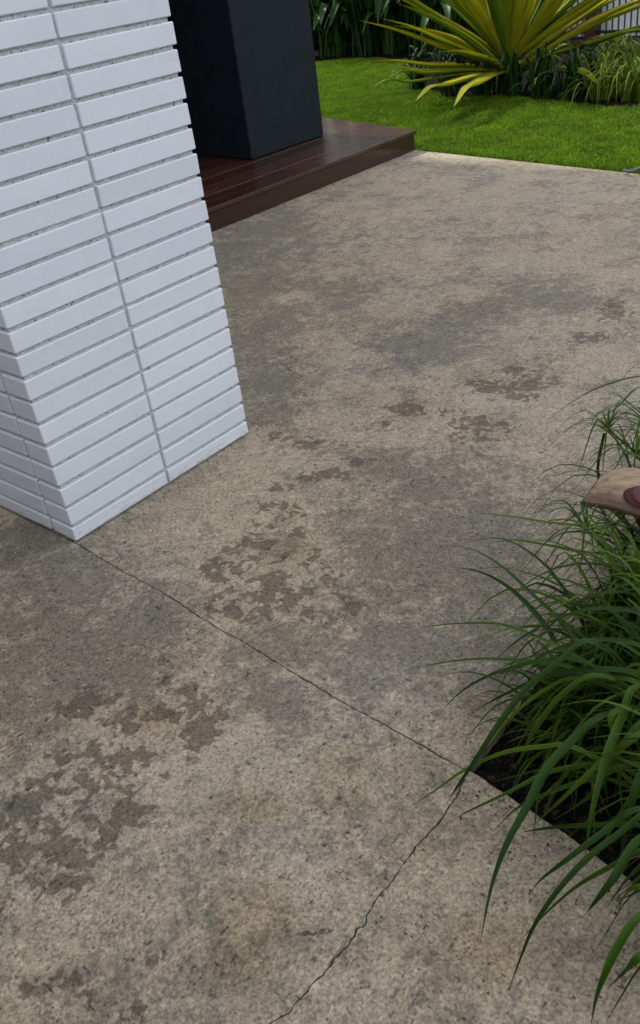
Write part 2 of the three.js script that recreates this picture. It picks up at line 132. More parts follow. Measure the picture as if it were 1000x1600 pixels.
const AGAVE = [[0.12,6.71,0.48,-2.99,6.13,0.8,-3.51],[0.11,7.01,0.47,-3.0,6.8,0.67,-3.61],[0.13,6.82,0.69,-3.05,6.43,1.25,-3.82],[0.14,6.81,0.84,-2.9,6.3,1.51,-3.33],[0.13,7.07,0.91,-2.88,6.82,1.82,-3.46],[0.14,6.9,0.97,-2.68,6.44,1.95,-2.95],[0.14,7.15,1.0,-2.75,7.12,2.1,-3.17],[0.14,7.02,1.05,-2.58,6.72,2.16,-2.66],[0.14,7.23,1.08,-2.63,7.25,2.21,-2.76],[0.14,7.09,1.08,-2.46,6.99,2.2,-2.4],[0.14,7.31,1.06,-2.49,7.44,2.16,-2.42],[0.14,7.17,1.01,-2.31,7.1,2.01,-2.01],[0.14,7.39,0.92,-2.32,7.73,1.85,-2.11],[0.14,7.26,0.82,-2.12,7.3,1.58,-1.64],[0.14,7.49,0.71,-2.08,7.86,1.27,-1.58],[0.15,7.36,0.64,-1.88,7.45,0.95,-1.22],[0.15,7.56,0.49,-1.9,7.87,0.66,-1.19],[0.15,7.27,0.38,-1.76,7.41,0.54,-0.97],[0.13,7.71,0.56,-2.07,8.13,0.77,-1.65],[0.13,6.7,0.74,-2.6,6.19,1.33,-2.79],[0.13,6.73,0.78,-2.45,6.28,1.43,-2.47],[0.13,6.76,0.81,-2.3,6.38,1.47,-2.12],[0.13,6.88,0.75,-2.17,6.63,1.34,-1.86],[0.13,7.0,0.64,-2.04,6.87,1.08,-1.58],[0.13,6.68,0.58,-2.79,6.2,0.9,-3.1],[0.12,7.16,0.64,-2.98,7.1,1.06,-3.58],[0.12,7.31,0.83,-2.86,7.41,1.58,-3.31],[0.12,7.55,0.78,-2.42,7.98,1.44,-2.3],[0.12,7.51,0.85,-2.62,7.88,1.64,-2.71],[0.1,6.63,0.34,-3.09,6.23,0.44,-3.5],[0.09,6.47,0.32,-3.05,5.97,0.36,-3.32],[0.09,6.36,0.31,-2.94,5.81,0.34,-3.02],[0.06,6.19,0.27,-3.01,5.65,0.3,-3.06],[0.13,6.21,0.24,-2.61,5.58,0.21,-2.54],[0.14,6.26,0.24,-2.33,5.54,0.18,-2.13],[0.14,6.92,0.22,-1.86,6.64,0.14,-1.38],[0.11,6.75,0.38,-2.64,6.38,0.48,-2.77],[0.12,7.05,0.28,-2.18,7.06,0.27,-1.93],[0.11,7.54,0.28,-2.34,7.94,0.25,-2.21]]; // rosette leaves: width, middle point, tip
const SEDGE = [[9,[[1.454,0.1,1.356],[1.227,0.3,1.375],[1.159,0.33,1.288],[1.099,0.3,1.192],[1.079,0.24,1.113],[1.045,0.18,1.055]]],[6,[[1.034,0.2,1.46],[1.001,0.3,1.357],[1.076,0.3,1.26],[1.146,0.27,1.177]]],[5,[[1.052,0.2,1.417],[0.9,0.3,1.374],[0.894,0.28,1.298],[0.972,0.22,1.157]]],[5,[[0.953,0.2,1.456],[0.943,0.3,1.365],[0.95,0.28,1.253],[1.015,0.22,1.136]]],[6,[[1.367,0.28,1.303],[1.413,0.25,1.186],[1.454,0.22,1.139]]],[5,[[1.24,0.2,1.36],[1.109,0.32,1.31],[0.99,0.3,1.29],[0.945,0.24,1.219]]]]; // sedge leaves
const STEM = [[0.871,0.05,1.358],[0.826,0.2,1.323],[0.854,0.3,1.323]];
const HUBS = [[0.451,0.28,1.468],[0.781,0.3,1.44],[0.881,0.3,1.321],[0.922,0.32,1.407]];
const SHEATH = [[[0.523,0.3,1.416],[0.521,0.306,1.454],[0.52,0.31,1.493],[0.519,0.312,1.562],[0.535,0.3,1.644],[0.554,0.28,1.709]],[[0.535,0.318,1.426],[0.536,0.326,1.459],[0.534,0.332,1.493],[0.541,0.332,1.551],[0.564,0.32,1.631],[0.592,0.295,1.694]],[[0.561,0.33,1.429],[0.566,0.338,1.46],[0.568,0.344,1.49],[0.581,0.342,1.536],[0.607,0.33,1.613],[0.647,0.3,1.674]],[[0.593,0.334,1.43],[0.6,0.343,1.455],[0.606,0.348,1.484],[0.621,0.346,1.523],[0.648,0.335,1.596],[0.686,0.305,1.659]],[[0.631,0.33,1.43],[0.636,0.34,1.45],[0.646,0.345,1.474],[0.664,0.342,1.51],[0.694,0.33,1.579],[0.731,0.3,1.643]]];
const PURPLE = [[0.554,0.352,1.549]];
const EDGE = [[4.507,0.02,-0.218],[4.447,0.03,-0.151],[4.507,0.04,-0.116],[4.709,0.04,-0.077]];
// ------------------------------------------------------------------ ground sheet and bed soil
const soilTex = bake(512, 512, (u, v, o) => {
  const a = fbm(u * 24, v * 24, 5), b = fbm(u * 90 + 3, v * 90, 3), k = 0.45 + 1.1 * a * b * 2; const chip = ss(0.74, 0.8, vn(u * 120, v * 120));
  o[0] = 0.009 * k + chip * 0.02; o[1] = 0.008 * k + chip * 0.016; o[2] = 0.0075 * k + chip * 0.012; o[3] = a * 0.5 + b * 0.5; o[4] = 0.95;
});
const soilMat = new THREE.MeshPhysicalMaterial({ map: soilTex.map, bumpMap: soilTex.bump, bumpScale: 0.03, roughness: 1, specularIntensity: 0.08 });
{
  const g = new THREE.PlaneGeometry(160, 160, 1, 1).rotateX(-Math.PI / 2); boxUV(g, 1.2);
  const m = mesh('ground', g, soilMat, scene); m.position.y = -0.14; struct(m);
}
function bumpySheet(x0, x1, z0, z1, y, nx, nz, amp, fr, inside = null) {
  const g = new THREE.PlaneGeometry(x1 - x0, z1 - z0, nx, nz).rotateX(-Math.PI / 2); g.translate((x0 + x1) / 2, 0, (z0 + z1) / 2); const p = g.attributes.position;
  for (let i = 0; i < p.count; i++) p.setY(i, y + amp * (fbm(p.getX(i) * fr + 50, p.getZ(i) * fr + 50, 4) - 0.5) + (inside ? inside(p.getX(i), p.getZ(i)) : 0));
  g.computeVertexNormals(); return boxUV(g, 1.6);
}
struct(mesh('planting_bed_soil', bumpySheet(-0.7, 4.2, 1.47, 3.6, -0.026, 240, 110, 0.05, 22), soilMat, scene));

// ------------------------------------------------------------------ concrete
// stain and painted-shade ellipses on the ground: x, z and the inverse axes
const FX0 = -1.5, FZ0 = -2.3, FD = 0.01, FNX = 650, FNZ = 510;
function field(list, pow) {
  const f = new Float32Array(FNX * FNZ);
  for (const [cx, cz, a, b, c, d] of list) {
    const det = a * d - b * c, rx = 1.9 * (Math.abs(d) + Math.abs(b)) / Math.abs(det), rz = 1.9 * (Math.abs(a) + Math.abs(c)) / Math.abs(det);
    for (let j = Math.max(0, Math.floor((cz - rz - FZ0) / FD)); j < Math.min(FNZ, (cz + rz - FZ0) / FD); j++) for (let i = Math.max(0, Math.floor((cx - rx - FX0) / FD)); i < Math.min(FNX, (cx + rx - FX0) / FD); i++) {
      const x = FX0 + i * FD - cx, z = FZ0 + j * FD - cz, u = a * x + b * z, v = c * x + d * z, k = Math.exp(-(u * u + v * v) * pow); f[j * FNX + i] = 1 - (1 - f[j * FNX + i]) * (1 - k);
    }
  }
  return (x, z) => { const fx = (x - FX0) / FD, fz = (z - FZ0) / FD, i = Math.floor(fx), j = Math.floor(fz); if (i < 0 || j < 0 || i >= FNX - 1 || j >= FNZ - 1) return 0; const u = fx - i, v = fz - j, k = j * FNX + i; return (f[k] * (1 - u) + f[k + 1] * u) * (1 - v) + (f[k + FNX] * (1 - u) + f[k + FNX + 1] * u) * v; };
}
const fBrown = field(BROWN, 0.62), fGrey = field(ALGAE_SHADE, 0.85), fTan = field(TAN, 1.0);
function concrete(x, z, o) {
  const wx = fbm(x * 9, z * 9, 2) - 0.5, wz = fbm(x * 9 + 60, z * 9 + 60, 2) - 0.5;
  const big = fbm(x * 1.7 + 11, z * 1.7 + 7, 4) - 0.5, mid = fbm(x * 9 + 31, z * 9 + 3, 4) - 0.5, sm = fbm(x * 42 + wx, z * 42 + wz, 3) - 0.5;
  const grain = 0.5 * vn(x * 265 + 40, z * 265) + 0.5 * vn(x * 195, z * 195 + 9) - 0.5, dust = vn(x * 460 + wx, z * 460) - 0.5;
  // worn curls of exposed sand and shell: short crooked light lines, and dark pores
  const q = vn(x * 88 + 2.4 * (vn(x * 60, z * 60) - 0.5), z * 88 + 2.4 * (vn(x * 60 + 90, z * 60) - 0.5)), curl = (1 - ss(0.0, 0.07, Math.abs(q - 0.5))) * ss(0.40, 0.70, vn(x * 46 + 9, z * 46 + 2));
  const q2 = vn(x * 80 + 200 + 2.4 * (vn(x * 55 + 33, z * 55) - 0.5), z * 80 + 90), dcurl = (1 - ss(0.0, 0.06, Math.abs(q2 - 0.52))) * ss(0.48, 0.74, vn(x * 40 + 70, z * 40));
  const pore = ss(0.90, 0.955, vn(x * 120 + 77, z * 120)) + 0.9 * ss(0.965, 0.98, vn(x * 62 + 7, z * 62 + 31));
  const chip = ss(0.90, 0.96, vn(x * 100 + 300, z * 100 + 40));
  let k = 1 + 0.18 * big + 0.16 * mid + 0.26 * sm + 1.05 * grain + 0.50 * dust + 0.40 * curl - 0.40 * dcurl - 0.60 * Math.min(1, pore) + 0.42 * chip;
  // grey algae film, painted pillar shade and crisp brown lichen, broken up by the grain
  const nz = fbm(x * 13 + 3, z * 13 + 88, 5) - 0.5, nf = fbm(x * 48, z * 48 + 9, 4) - 0.5, nl = fbm(x * 4.5 + 60, z * 4.5, 3) - 0.5;
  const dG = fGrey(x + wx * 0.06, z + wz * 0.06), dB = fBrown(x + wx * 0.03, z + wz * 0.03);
  const fine = fbm(x * 88 + 5, z * 88 + 61, 2);
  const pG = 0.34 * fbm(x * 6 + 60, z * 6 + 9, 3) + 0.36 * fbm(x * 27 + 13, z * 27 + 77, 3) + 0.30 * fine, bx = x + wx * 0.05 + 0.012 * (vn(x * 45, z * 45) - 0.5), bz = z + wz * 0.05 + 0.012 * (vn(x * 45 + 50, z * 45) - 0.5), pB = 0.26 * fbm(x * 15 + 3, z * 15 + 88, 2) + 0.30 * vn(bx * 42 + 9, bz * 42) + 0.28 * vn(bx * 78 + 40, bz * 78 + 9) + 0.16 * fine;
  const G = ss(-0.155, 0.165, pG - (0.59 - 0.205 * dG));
  const tB = pB - (0.635 - 0.225 * dB), gB = ss(0.08, 0.24, dB), B = (0.84 * ss(-0.008, 0.04, tB) + 0.16 * ss(-0.10, 0.02, tB)) * gB;   // dark spots in a thinner film
  const Tn = ss(0.20, 1.0, fTan(x, z) * 0.95 + nz * 0.5 + nl * 0.5 + nf * 0.35);
  const blot = ss(0.60, 0.68, fbm(x * 6.5 + 140, z * 6.5 + 20, 5) + nf * 0.18) * 0.14;        // small older marks everywhere
  const warm = fbm(x * 2.6 + 77, z * 2.6 + 12, 3) - 0.5;
  let r = 0.319 * (1 + 0.09 * warm), g = 0.262, b = 0.185 * (1 - 0.14 * warm);
  g *= mix(1, 0.935, Tn); b *= mix(1, 0.84, Tn); const td = 1 - 0.12 * Tn; r *= td; g *= td; b *= td;
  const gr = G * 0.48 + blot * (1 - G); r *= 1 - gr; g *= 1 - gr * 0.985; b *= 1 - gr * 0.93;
  r *= 1 - 0.53 * B * (1 - 0.3 * G); g *= 1 - 0.56 * B * (1 - 0.3 * G); b *= 1 - 0.58 * B * (1 - 0.3 * G);
  // scuff marks: two smudges of black rubber
  const sc = Math.max(ss(0.0, 0.010, 0.034 - Math.hypot(((x + 0.560) - (z - 1.445) * 0.85) * 3.4, (z - 1.445) * 1.2)), ss(0, 0.012, 0.016 - Math.hypot(x + 0.164, z - 1.206))) * ss(0.40, 0.60, vn(x * 150, z * 150)); k *= 1 - 0.65 * sc;
  k = Math.max(0.18, k);
  o[0] = r * k; o[1] = g * k; o[2] = b * k; o[3] = 0.5 + 0.25 * sm + 0.45 * grain + 0.22 * curl - 0.2 * dcurl - 0.45 * Math.min(1, pore) + 0.2 * chip; o[4] = 0.9 - 0.12 * B;
}
function slabMat(x0, x1, z0, z1, w, h) {
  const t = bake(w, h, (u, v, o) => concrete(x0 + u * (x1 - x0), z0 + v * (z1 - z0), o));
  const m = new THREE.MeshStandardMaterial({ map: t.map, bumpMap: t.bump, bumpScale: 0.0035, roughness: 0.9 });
  m.userData.box = [x0, x1, z0, z1]; return m;
}
// jagged line through the given ground points
function jag(path, amp, step = 0.012) {
  const out = []; for (let i = 0; i < path.length - 1; i++) { const [ax, az] = path[i], [bx, bz] = path[i + 1], L = Math.hypot(bx - ax, bz - az), n = Math.max(1, Math.min(60, Math.round(L / step))); const nx = -(bz - az) / L, nz = (bx - ax) / L; for (let k = 0; k < n; k++) { const t = k / n, j = k ? rr(-amp, amp) : 0; out.push([ax + (bx - ax) * t + nx * j, az + (bz - az) * t + nz * j]); } }
  out.push(path[path.length - 1]); return out;
}
// a slab: top sheet inside the outline, and a skirt 0.13 deep round it
function slab(name, outline, mat, top = 0, parent = scene) {
  const sh = new THREE.Shape(outline.map(([x, z]) => new THREE.Vector2(x, -z))); const g = new THREE.ShapeGeometry(sh).rotateX(-Math.PI / 2);
  const [x0, x1, z0, z1] = mat.userData.box, set = (geo) => { const p = geo.attributes.position, uv = []; for (let i = 0; i < p.count; i++) uv.push((p.getX(i) - x0) / (x1 - x0), (p.getZ(i) - z0) / (z1 - z0)); geo.setAttribute('uv', new THREE.Float32BufferAttribute(uv, 2)); return geo; };
  const P = [], I = []; outline.forEach(([x, z], i) => { const [bx, bz] = outline[(i + 1) % outline.length], k = P.length / 3; P.push(x, 0, z, bx, 0, bz, x, -0.13, z, bx, -0.13, bz); I.push(k, k + 2, k + 1, k + 1, k + 2, k + 3); });
  const s = new THREE.BufferGeometry(); s.setAttribute('position', new THREE.Float32BufferAttribute(P, 3)); s.setIndex(I); s.computeVertexNormals();
  const G = mergeGeometries([set(g), set(s)]); const m = mesh(name, G, mat, parent); m.position.y = top; return m;
}
const j1 = jag(J1, 0.0012), j2 = jag(J2, 0.0022, 0.009), be = jag(BE, 0.003, 0.02);
const shift = (p, dx, dz) => p.map(([x, z]) => [x + dx * rr(0.35, 1.7), z + dz * rr(0.35, 1.7)]);
const J1L = shift(j1, -0.0018, 0), J1R = shift(j1, 0.0018, 0), J2L = shift(j2, 0, -0.0015), J2R = shift(j2, 0, 0.0015);
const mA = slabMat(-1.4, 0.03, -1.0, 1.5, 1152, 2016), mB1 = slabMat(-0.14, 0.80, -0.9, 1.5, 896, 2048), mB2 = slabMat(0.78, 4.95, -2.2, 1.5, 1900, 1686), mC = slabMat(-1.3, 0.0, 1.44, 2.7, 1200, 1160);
const lawnX = (z) => 4.872 - (z + 2.05) * 0.1856;
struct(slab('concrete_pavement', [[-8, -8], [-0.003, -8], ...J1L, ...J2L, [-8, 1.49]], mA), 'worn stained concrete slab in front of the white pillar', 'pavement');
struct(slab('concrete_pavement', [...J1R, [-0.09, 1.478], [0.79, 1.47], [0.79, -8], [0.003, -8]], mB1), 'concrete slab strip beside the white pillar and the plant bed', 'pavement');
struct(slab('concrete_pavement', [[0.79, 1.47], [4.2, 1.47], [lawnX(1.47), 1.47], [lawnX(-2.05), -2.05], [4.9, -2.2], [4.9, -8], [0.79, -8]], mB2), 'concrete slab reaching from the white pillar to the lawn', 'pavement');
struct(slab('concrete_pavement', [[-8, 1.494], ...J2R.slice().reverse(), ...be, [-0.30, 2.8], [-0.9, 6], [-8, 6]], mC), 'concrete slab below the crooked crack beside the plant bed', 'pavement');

// ------------------------------------------------------------------ white brick pillar
const paintTex = bake(512, 512, (u, v, o) => {
  const a = fbm(u * 10, v * 10, 4) - 0.5, b = vn(u * 150, v * 150) - 0.5, c = fbm(u * 40 + 9, v * 40, 3) - 0.5, sp = ss(0.965, 0.985, vn(u * 70 + 5, v * 70 + 5)), k = 1 + 0.07 * a + 0.03 * b - 0.05 * sp;
  o[0] = 0.72 * k; o[1] = 0.748 * k; o[2] = 0.795 * k; o[3] = 0.5 + 0.5 * c + 0.25 * b; o[4] = 0.55;
});
const brickMat = new THREE.MeshStandardMaterial({ map: paintTex.map, bumpMap: paintTex.bump, bumpScale: 0.0007, roughness: 0.55 });
const brickMats = [brickMat, ...[0.975, 0.95].map((k) => { const m = brickMat.clone(); m.color.setRGB(k, k, k * 1.005); return m; })];
const mortTex = bake(512, 512, (u, v, o) => {
  const a = fbm(u * 30, v * 30, 4) - 0.5, b = vn(u * 160, v * 160) - 0.5, hole = ss(0.755, 0.81, fbm(u * 60 + 20, v * 80, 3)), k = 1 + 0.35 * a + 0.2 * b;
  o[0] = mix(0.54 * k, 0.13, hole); o[1] = mix(0.545 * k, 0.13, hole); o[2] = mix(0.55 * k, 0.13, hole); o[3] = 0.5 + a + 0.5 * b - hole * 0.6; o[4] = 0.9;
});
const mortarMat = new THREE.MeshStandardMaterial({ map: mortTex.map, bumpMap: mortTex.bump, bumpScale: 0.006, roughness: 0.92 });
const grimeTex = bake(1024, 128, (u, v, o) => {           // bottom course: splashed mud and scuffs
  const a = fbm(u * 10, v * 3, 4) - 0.5, n = 0.55 * fbm(u * 34, v * 6 + 3, 4) + 0.45 * fbm(u * 110, v * 16, 3), d = ss(0, 0.07, n - (0.50 + 0.30 * v)), s = ss(0.70, 0.76, fbm(u * 26 + 80, v * 5, 4)), k = 1 + 0.07 * a; const m = Math.min(0.6, 0.34 * d + 0.16 * s);
  o[0] = mix(0.72 * k, 0.25, m); o[1] = mix(0.748 * k, 0.24, m); o[2] = mix(0.795 * k, 0.22, m); o[3] = 0.5 + a + 0.2 * d; o[4] = 0.7;
});
const grimeMat = new THREE.MeshStandardMaterial({ map: grimeTex.map, bumpMap: grimeTex.bump, bumpScale: 0.001, roughness: 0.65 });
const BL = 0.3905, JT = 0.011, CP = 0.07151, H0 = 0.05094, HD = 0.1172, PW = 2 * BL + JT, PD = 2 * HD + 2 * JT + BL;
{
  const g = thing('brick_pillar', 'white painted brick pillar with deep raked joints at left', 'pillar');
  const PH = 2.70, N = Math.floor((PH - H0) / CP), bh = CP - 0.0128;
  mesh('mortar_core', boxUV(new THREE.BoxGeometry(PW - 0.020, PH, PD - 0.020), 2.2), mortarMat, g).position.set(PW / 2, PH / 2, -PD / 2);
  const long = [0, 1, 2, 3, 4, 5].map((_, i) => { const ge = chamfer(BL, bh, HD, 0.0026, 0.0013), uv = ge.attributes.uv; for (let j = 0; j < uv.count; j++) uv.setXY(j, uv.getX(j) + i * 0.37, uv.getY(j) + i * 0.23); return ge; }), end = [0, 1].map(() => chamfer(HD, bh, BL, 0.0022, 0.0009)), lowUV = (geo, s) => { const p = geo.attributes.position, uv = geo.attributes.uv; for (let i = 0; i < p.count; i++) uv.setXY(i, (p.getX(i) + p.getZ(i)) * 0.9 + s, 0.02 + 0.96 * (p.getY(i) / H0 + 0.5)); return geo; }, HC = H0 - 0.008, cutL = [0.1, 0.47].map((s) => lowUV(chamfer(BL, HC, HD, 0.0022, 0.0008), s)), cutE = lowUV(chamfer(HD, HC, BL, 0.0022, 0.0006), 0.8);
  const uvShift = (geo) => geo;
  for (let k = 0; k <= N; k++) {
    const cut = k === 0, y = cut ? H0 / 2 + 0.004 : H0 + (k - 1) * CP + CP - bh / 2;
    const put = (geo, x, z) => { const b = mesh('brick', uvShift(geo), cut ? grimeMat : brickMats[Math.floor(rnd() * 3)], g); b.position.set(x + rr(-0.0008, 0.0008), y + (cut ? 0 : rr(-0.0007, 0.0007)), z + rr(-0.0012, 0.0012)); if (!cut) b.rotation.y = rr(-0.002, 0.002); };
    let nc = 0; const L = () => cut ? cutL[nc++ % 2] : long[Math.floor(rnd() * 6)], E = () => cut ? cutE : end[Math.floor(rnd() * 2)];
    put(L(), BL / 2, -HD / 2); put(L(), BL * 1.5 + JT, -HD / 2); put(L(), BL / 2, -PD + HD / 2); put(L(), BL * 1.5 + JT, -PD + HD / 2);
    put(E(), HD / 2, -PD / 2); put(E(), PW - HD / 2, -PD / 2);
  }
}

// ------------------------------------------------------------------ charcoal column
const rendTex = bake(512, 512, (u, v, o) => {
  const a = fbm(u * 7, v * 7, 4) - 0.5, c = fbm(u * 26 + 5, v * 26, 4) - 0.5, b = vn(u * 200, v * 200) - 0.5, k = 1 + 0.30 * a + 0.22 * c + 0.12 * b;
  o[0] = 0.0110 * k; o[1] = 0.0160 * k; o[2] = 0.0215 * k; o[3] = 0.5 + 0.5 * a + 0.4 * b + 0.3 * c; o[4] = 0.5 + 0.3 * c;
});
const charcoal = new THREE.MeshPhysicalMaterial({ map: rendTex.map, bumpMap: rendTex.bump, bumpScale: 0.002, roughness: 0.6, specularIntensity: 0.3 });
const DY = 0.148;
{
  // base corners from the near one: along the front, and back along the left side
  const g = chamfer(0.803, 2.62, 0.86, 0.006), m = mesh('rendered_column', g, charcoal, scene);
  m.position.set(3.836 + 0.4015, DY + 1.31 + 0.003, -2.776 - 0.43); m.rotation.y = -0.05;
  tag(m, 'charcoal rendered square column standing on the timber step', 'column');
}

// ------------------------------------------------------------------ timber step
const woodTex = (h, s) => bake(256, 1024, (u, v, o) => {
  const w = fbm(u * 3 + h, v * 5 + h, 3), f = vn((u * 34 + w * 5) * 1.0 + h * 9, v * 6 + h), f2 = vn(u * 110 + w * 12, v * 14 + h * 3), k = 0.72 + 0.42 * f + 0.2 * f2 + 0.35 * (w - 0.5), pore = ss(0.80, 0.9, vn(u * 140 + 31, v * 40 + h));
  o[0] = s[0] * k * (1 - 0.5 * pore); o[1] = s[1] * k * (1 - 0.5 * pore); o[2] = s[2] * k * (1 - 0.5 * pore); o[3] = 0.5 + 0.3 * f2 - 0.4 * pore; o[4] = 0.33 + 0.25 * f;
});
const woodMats = [[1.3, [0.048, 0.016, 0.009]], [4.9, [0.064, 0.022, 0.012]], [7.7, [0.036, 0.014, 0.009]], [11.2, [0.056, 0.023, 0.014]]].map(([h, s]) => { const t = woodTex(h, s); return new THREE.MeshPhysicalMaterial({ map: t.map, bumpMap: t.bump, bumpScale: 0.0012, roughnessMap: t.bump, roughness: 1, specularIntensity: 0.25, clearcoat: 0.9, clearcoatRoughness: 0.14 }); });
const alongX = (geo, off) => { const p = geo.attributes.position, uv = geo.attributes.uv; for (let i = 0; i < p.count; i++) { uv.setXY(i, (p.getZ(i) + p.getY(i)) * 2.2 + off, p.getX(i) * 0.6 + off * 3); } return geo; };
{
  const edge = (z) => 4.88 - (z + 2.05) * 0.305;            // the right end of the step is cut on a skew
  const front = (x) => -2.105 + (x - 2.7) * 0.026;           // and its front is not quite square to the pillar
  const g = thing('timber_step', 'dark stained timber deck step under the charcoal column', 'step');
  const gap = 0.003, TH = 0.026; let zf = 0;
  for (let r = 0; r < 8; r++) {
    const bw = r ? 0.196 : 0.262, zc = zf - bw / 2; zf -= bw + gap;
    const xe = edge(-2.05 + zc), cut = xe - 0.36, ends = [1.2, r % 2 ? 2.9 : 3.6, cut, xe];
    for (let k = 0; k < 3; k++) {
      const x0 = ends[k] + 0.0012, w = ends[k + 1] - 0.0012 - x0, skew = [0, 0, 0.28, 0.28];
      const geo = chamfer(w, TH, bw, 0.0016, 0, (x, y, z) => { const X = x0 + w / 2 + x; return [X - z * skew[x > 0 ? k + 1 : k], y, z + zc + front(X)]; });
      mesh('deck_board', alongX(geo, r * 0.37 + k * 0.21), woodMats[Math.floor(rnd() * 4)], g).position.y = DY - TH / 2 - rr(0, 0.0012);
    }
  }
  const W = 4.872 - 1.2;
  const fas = chamfer(W, DY - TH - 0.006, 0.022, 0.002, 0, (x, y, z) => { const X = 1.2 + W / 2 + x; return [X, y, z + front(X) - 0.028]; });
  mesh('fascia_board', alongX(fas, 0.11), woodMats[2], g).position.y = (DY - TH - 0.006) / 2;
  const L2 = 1.75, sid = chamfer(0.022, DY - TH - 0.006, L2, 0.002, 0, (x, y, z) => { const Z = -2.09 - L2 / 2 + z; return [x + edge(Z) - 0.03, y, Z]; });
  mesh('end_board', sid, woodMats[2], g).position.y = (DY - TH - 0.006) / 2;
}

// ------------------------------------------------------------------ porch roof and light-blocking house walls, above and beside the picture
const soffit = new THREE.MeshStandardMaterial({ color: new THREE.Color().setRGB(0.55, 0.55, 0.54), roughness: 0.85 });
{
  const R = [-3.6, 4.62, -4.6, -2.35];
  const m = mesh('porch_roof', boxUV(chamfer(R[1] - R[0], 0.22, R[3] - R[2], 0.01)), soffit, scene); m.position.set((R[0] + R[1]) / 2, DY + 2.62 + 0.118, (R[2] + R[3]) / 2);
  tag(m, 'flat pale porch roof carried by the charcoal column', 'roof');
  const wing = mesh('sky_block_wing', chamfer(0.3, 2.6, 9.6, 0.01), charcoal, scene); wing.position.set(-3.2, 1.3, 0.2);  // unseen wing, added to darken the pillar's left face and the near slab
  tag(wing, 'unseen charcoal house wing added behind the viewer to block sky light', 'wall');
  const w = mesh('sun_block_wall', chamfer(8.16, 9.6, 0.3, 0.01), charcoal, scene); w.position.set(0.73, 4.8, -4.76);  // unseen wall, its height and end set to keep sun off the concrete
  tag(w, 'unseen charcoal house wall behind the porch, raised to block the sun', 'wall');
}
// ------------------------------------------------------------------ lawn and garden bed
const inPoly = (x, z, P) => { let c = false; for (let i = 0, j = P.length - 1; i < P.length; j = i++) if ((P[i][1] > z) !== (P[j][1] > z) && x < (P[j][0] - P[i][0]) * (z - P[i][1]) / (P[j][1] - P[i][1]) + P[i][0]) c = !c; return c; };
const lawnPoly = [[lawnX(3) + 0.012, 3], [lawnX(-2.05) + 0.012, -2.05], [4.90, -2.06], [5.27, -3.27], [5.6, -4.2], [5.6, -11], [18, -11], [18, 3]];
const bedEdge = new THREE.CatmullRomCurve3([[9.1, -9], [9.33, -6.85], [9.54, -6.4], [9.50, -5.8], [8.95, -5.03], [7.9, -4.22], [7.12, -3.28], [6.98, -2.68], [6.77, -1.9], [6.56, -1.43], [6.50, -0.98], [6.4, 0.5], [6.3, 3]].map(([x, z]) => V3(x, 0, z))).getPoints(120);
const bedPoly = [...bedEdge.map((p) => [p.x, p.z]), [18, 3], [18, -11], [9.1, -11]];
const turfTex = bake(512, 512, (u, v, o) => { const a = fbm(u * 20, v * 20, 5), b = vn(u * 200, v * 200), k = 0.5 + a * 0.6 + b * 0.4; o[0] = 0.030 * k; o[1] = 0.055 * k; o[2] = 0.010 * k; o[3] = b; o[4] = 0.95; });
const turfMat = new THREE.MeshStandardMaterial({ map: turfTex.map, bumpMap: turfTex.bump, bumpScale: 0.02, roughness: 0.95 }); turfMat.userData.box = [0, 1, 0, 1];
struct(slab('lawn', lawnPoly, turfMat, -0.012), 'mown green lawn beyond the concrete', 'lawn');
{
  const g = new THREE.ShapeGeometry(new THREE.Shape(bedPoly.map(([x, z]) => new THREE.Vector2(x, -z)))).rotateX(-Math.PI / 2); boxUV(g, 1.3);
  const m = mesh('garden_bed_soil', g, soilMat, scene); m.position.y = 0.006; struct(m, 'dark soil of the garden bed behind the lawn', 'soil');
}
const stripes = (base, edge, h, streak = 0.35, w = 64, H = 256) => bake(w, H, (u, v, o) => {
  const e = Math.abs(u * 2 - 1), s = vn(u * 22 + h * 7, v * 3 + h), s2 = vn(u * 48 + h, v * 5), f = ss(0.55, 0.95, e + (s - 0.5) * 0.5), k = 1 + streak * (s - 0.5) + streak * 0.8 * (s2 - 0.5) + 0.25 * (fbm(u * 4 + h, v * 14, 3) - 0.5), brown = ss(0.955, 0.995, v + (s - 0.5) * 0.05);
  for (let c = 0; c < 3; c++) o[c] = mix(mix(base[c], edge[c], f) * k, [0.11, 0.065, 0.022][c], brown * 0.8); o[3] = 0.5 + 0.4 * (s2 - 0.5) + 0.3 * (s - 0.5); o[4] = 0.5;
}, false);
const leafMat = (base, edge, h, { rough = 0.5, trans = 0.25, streak = 0.35, bump = 0.0006, spec = 0.5 } = {}) => { const t = stripes(base, edge, h, streak); return new THREE.MeshPhysicalMaterial({ map: t.map, bumpMap: t.bump, bumpScale: bump, roughness: rough, specularIntensity: spec, transmission: trans, thickness: 0, side: THREE.DoubleSide }); };
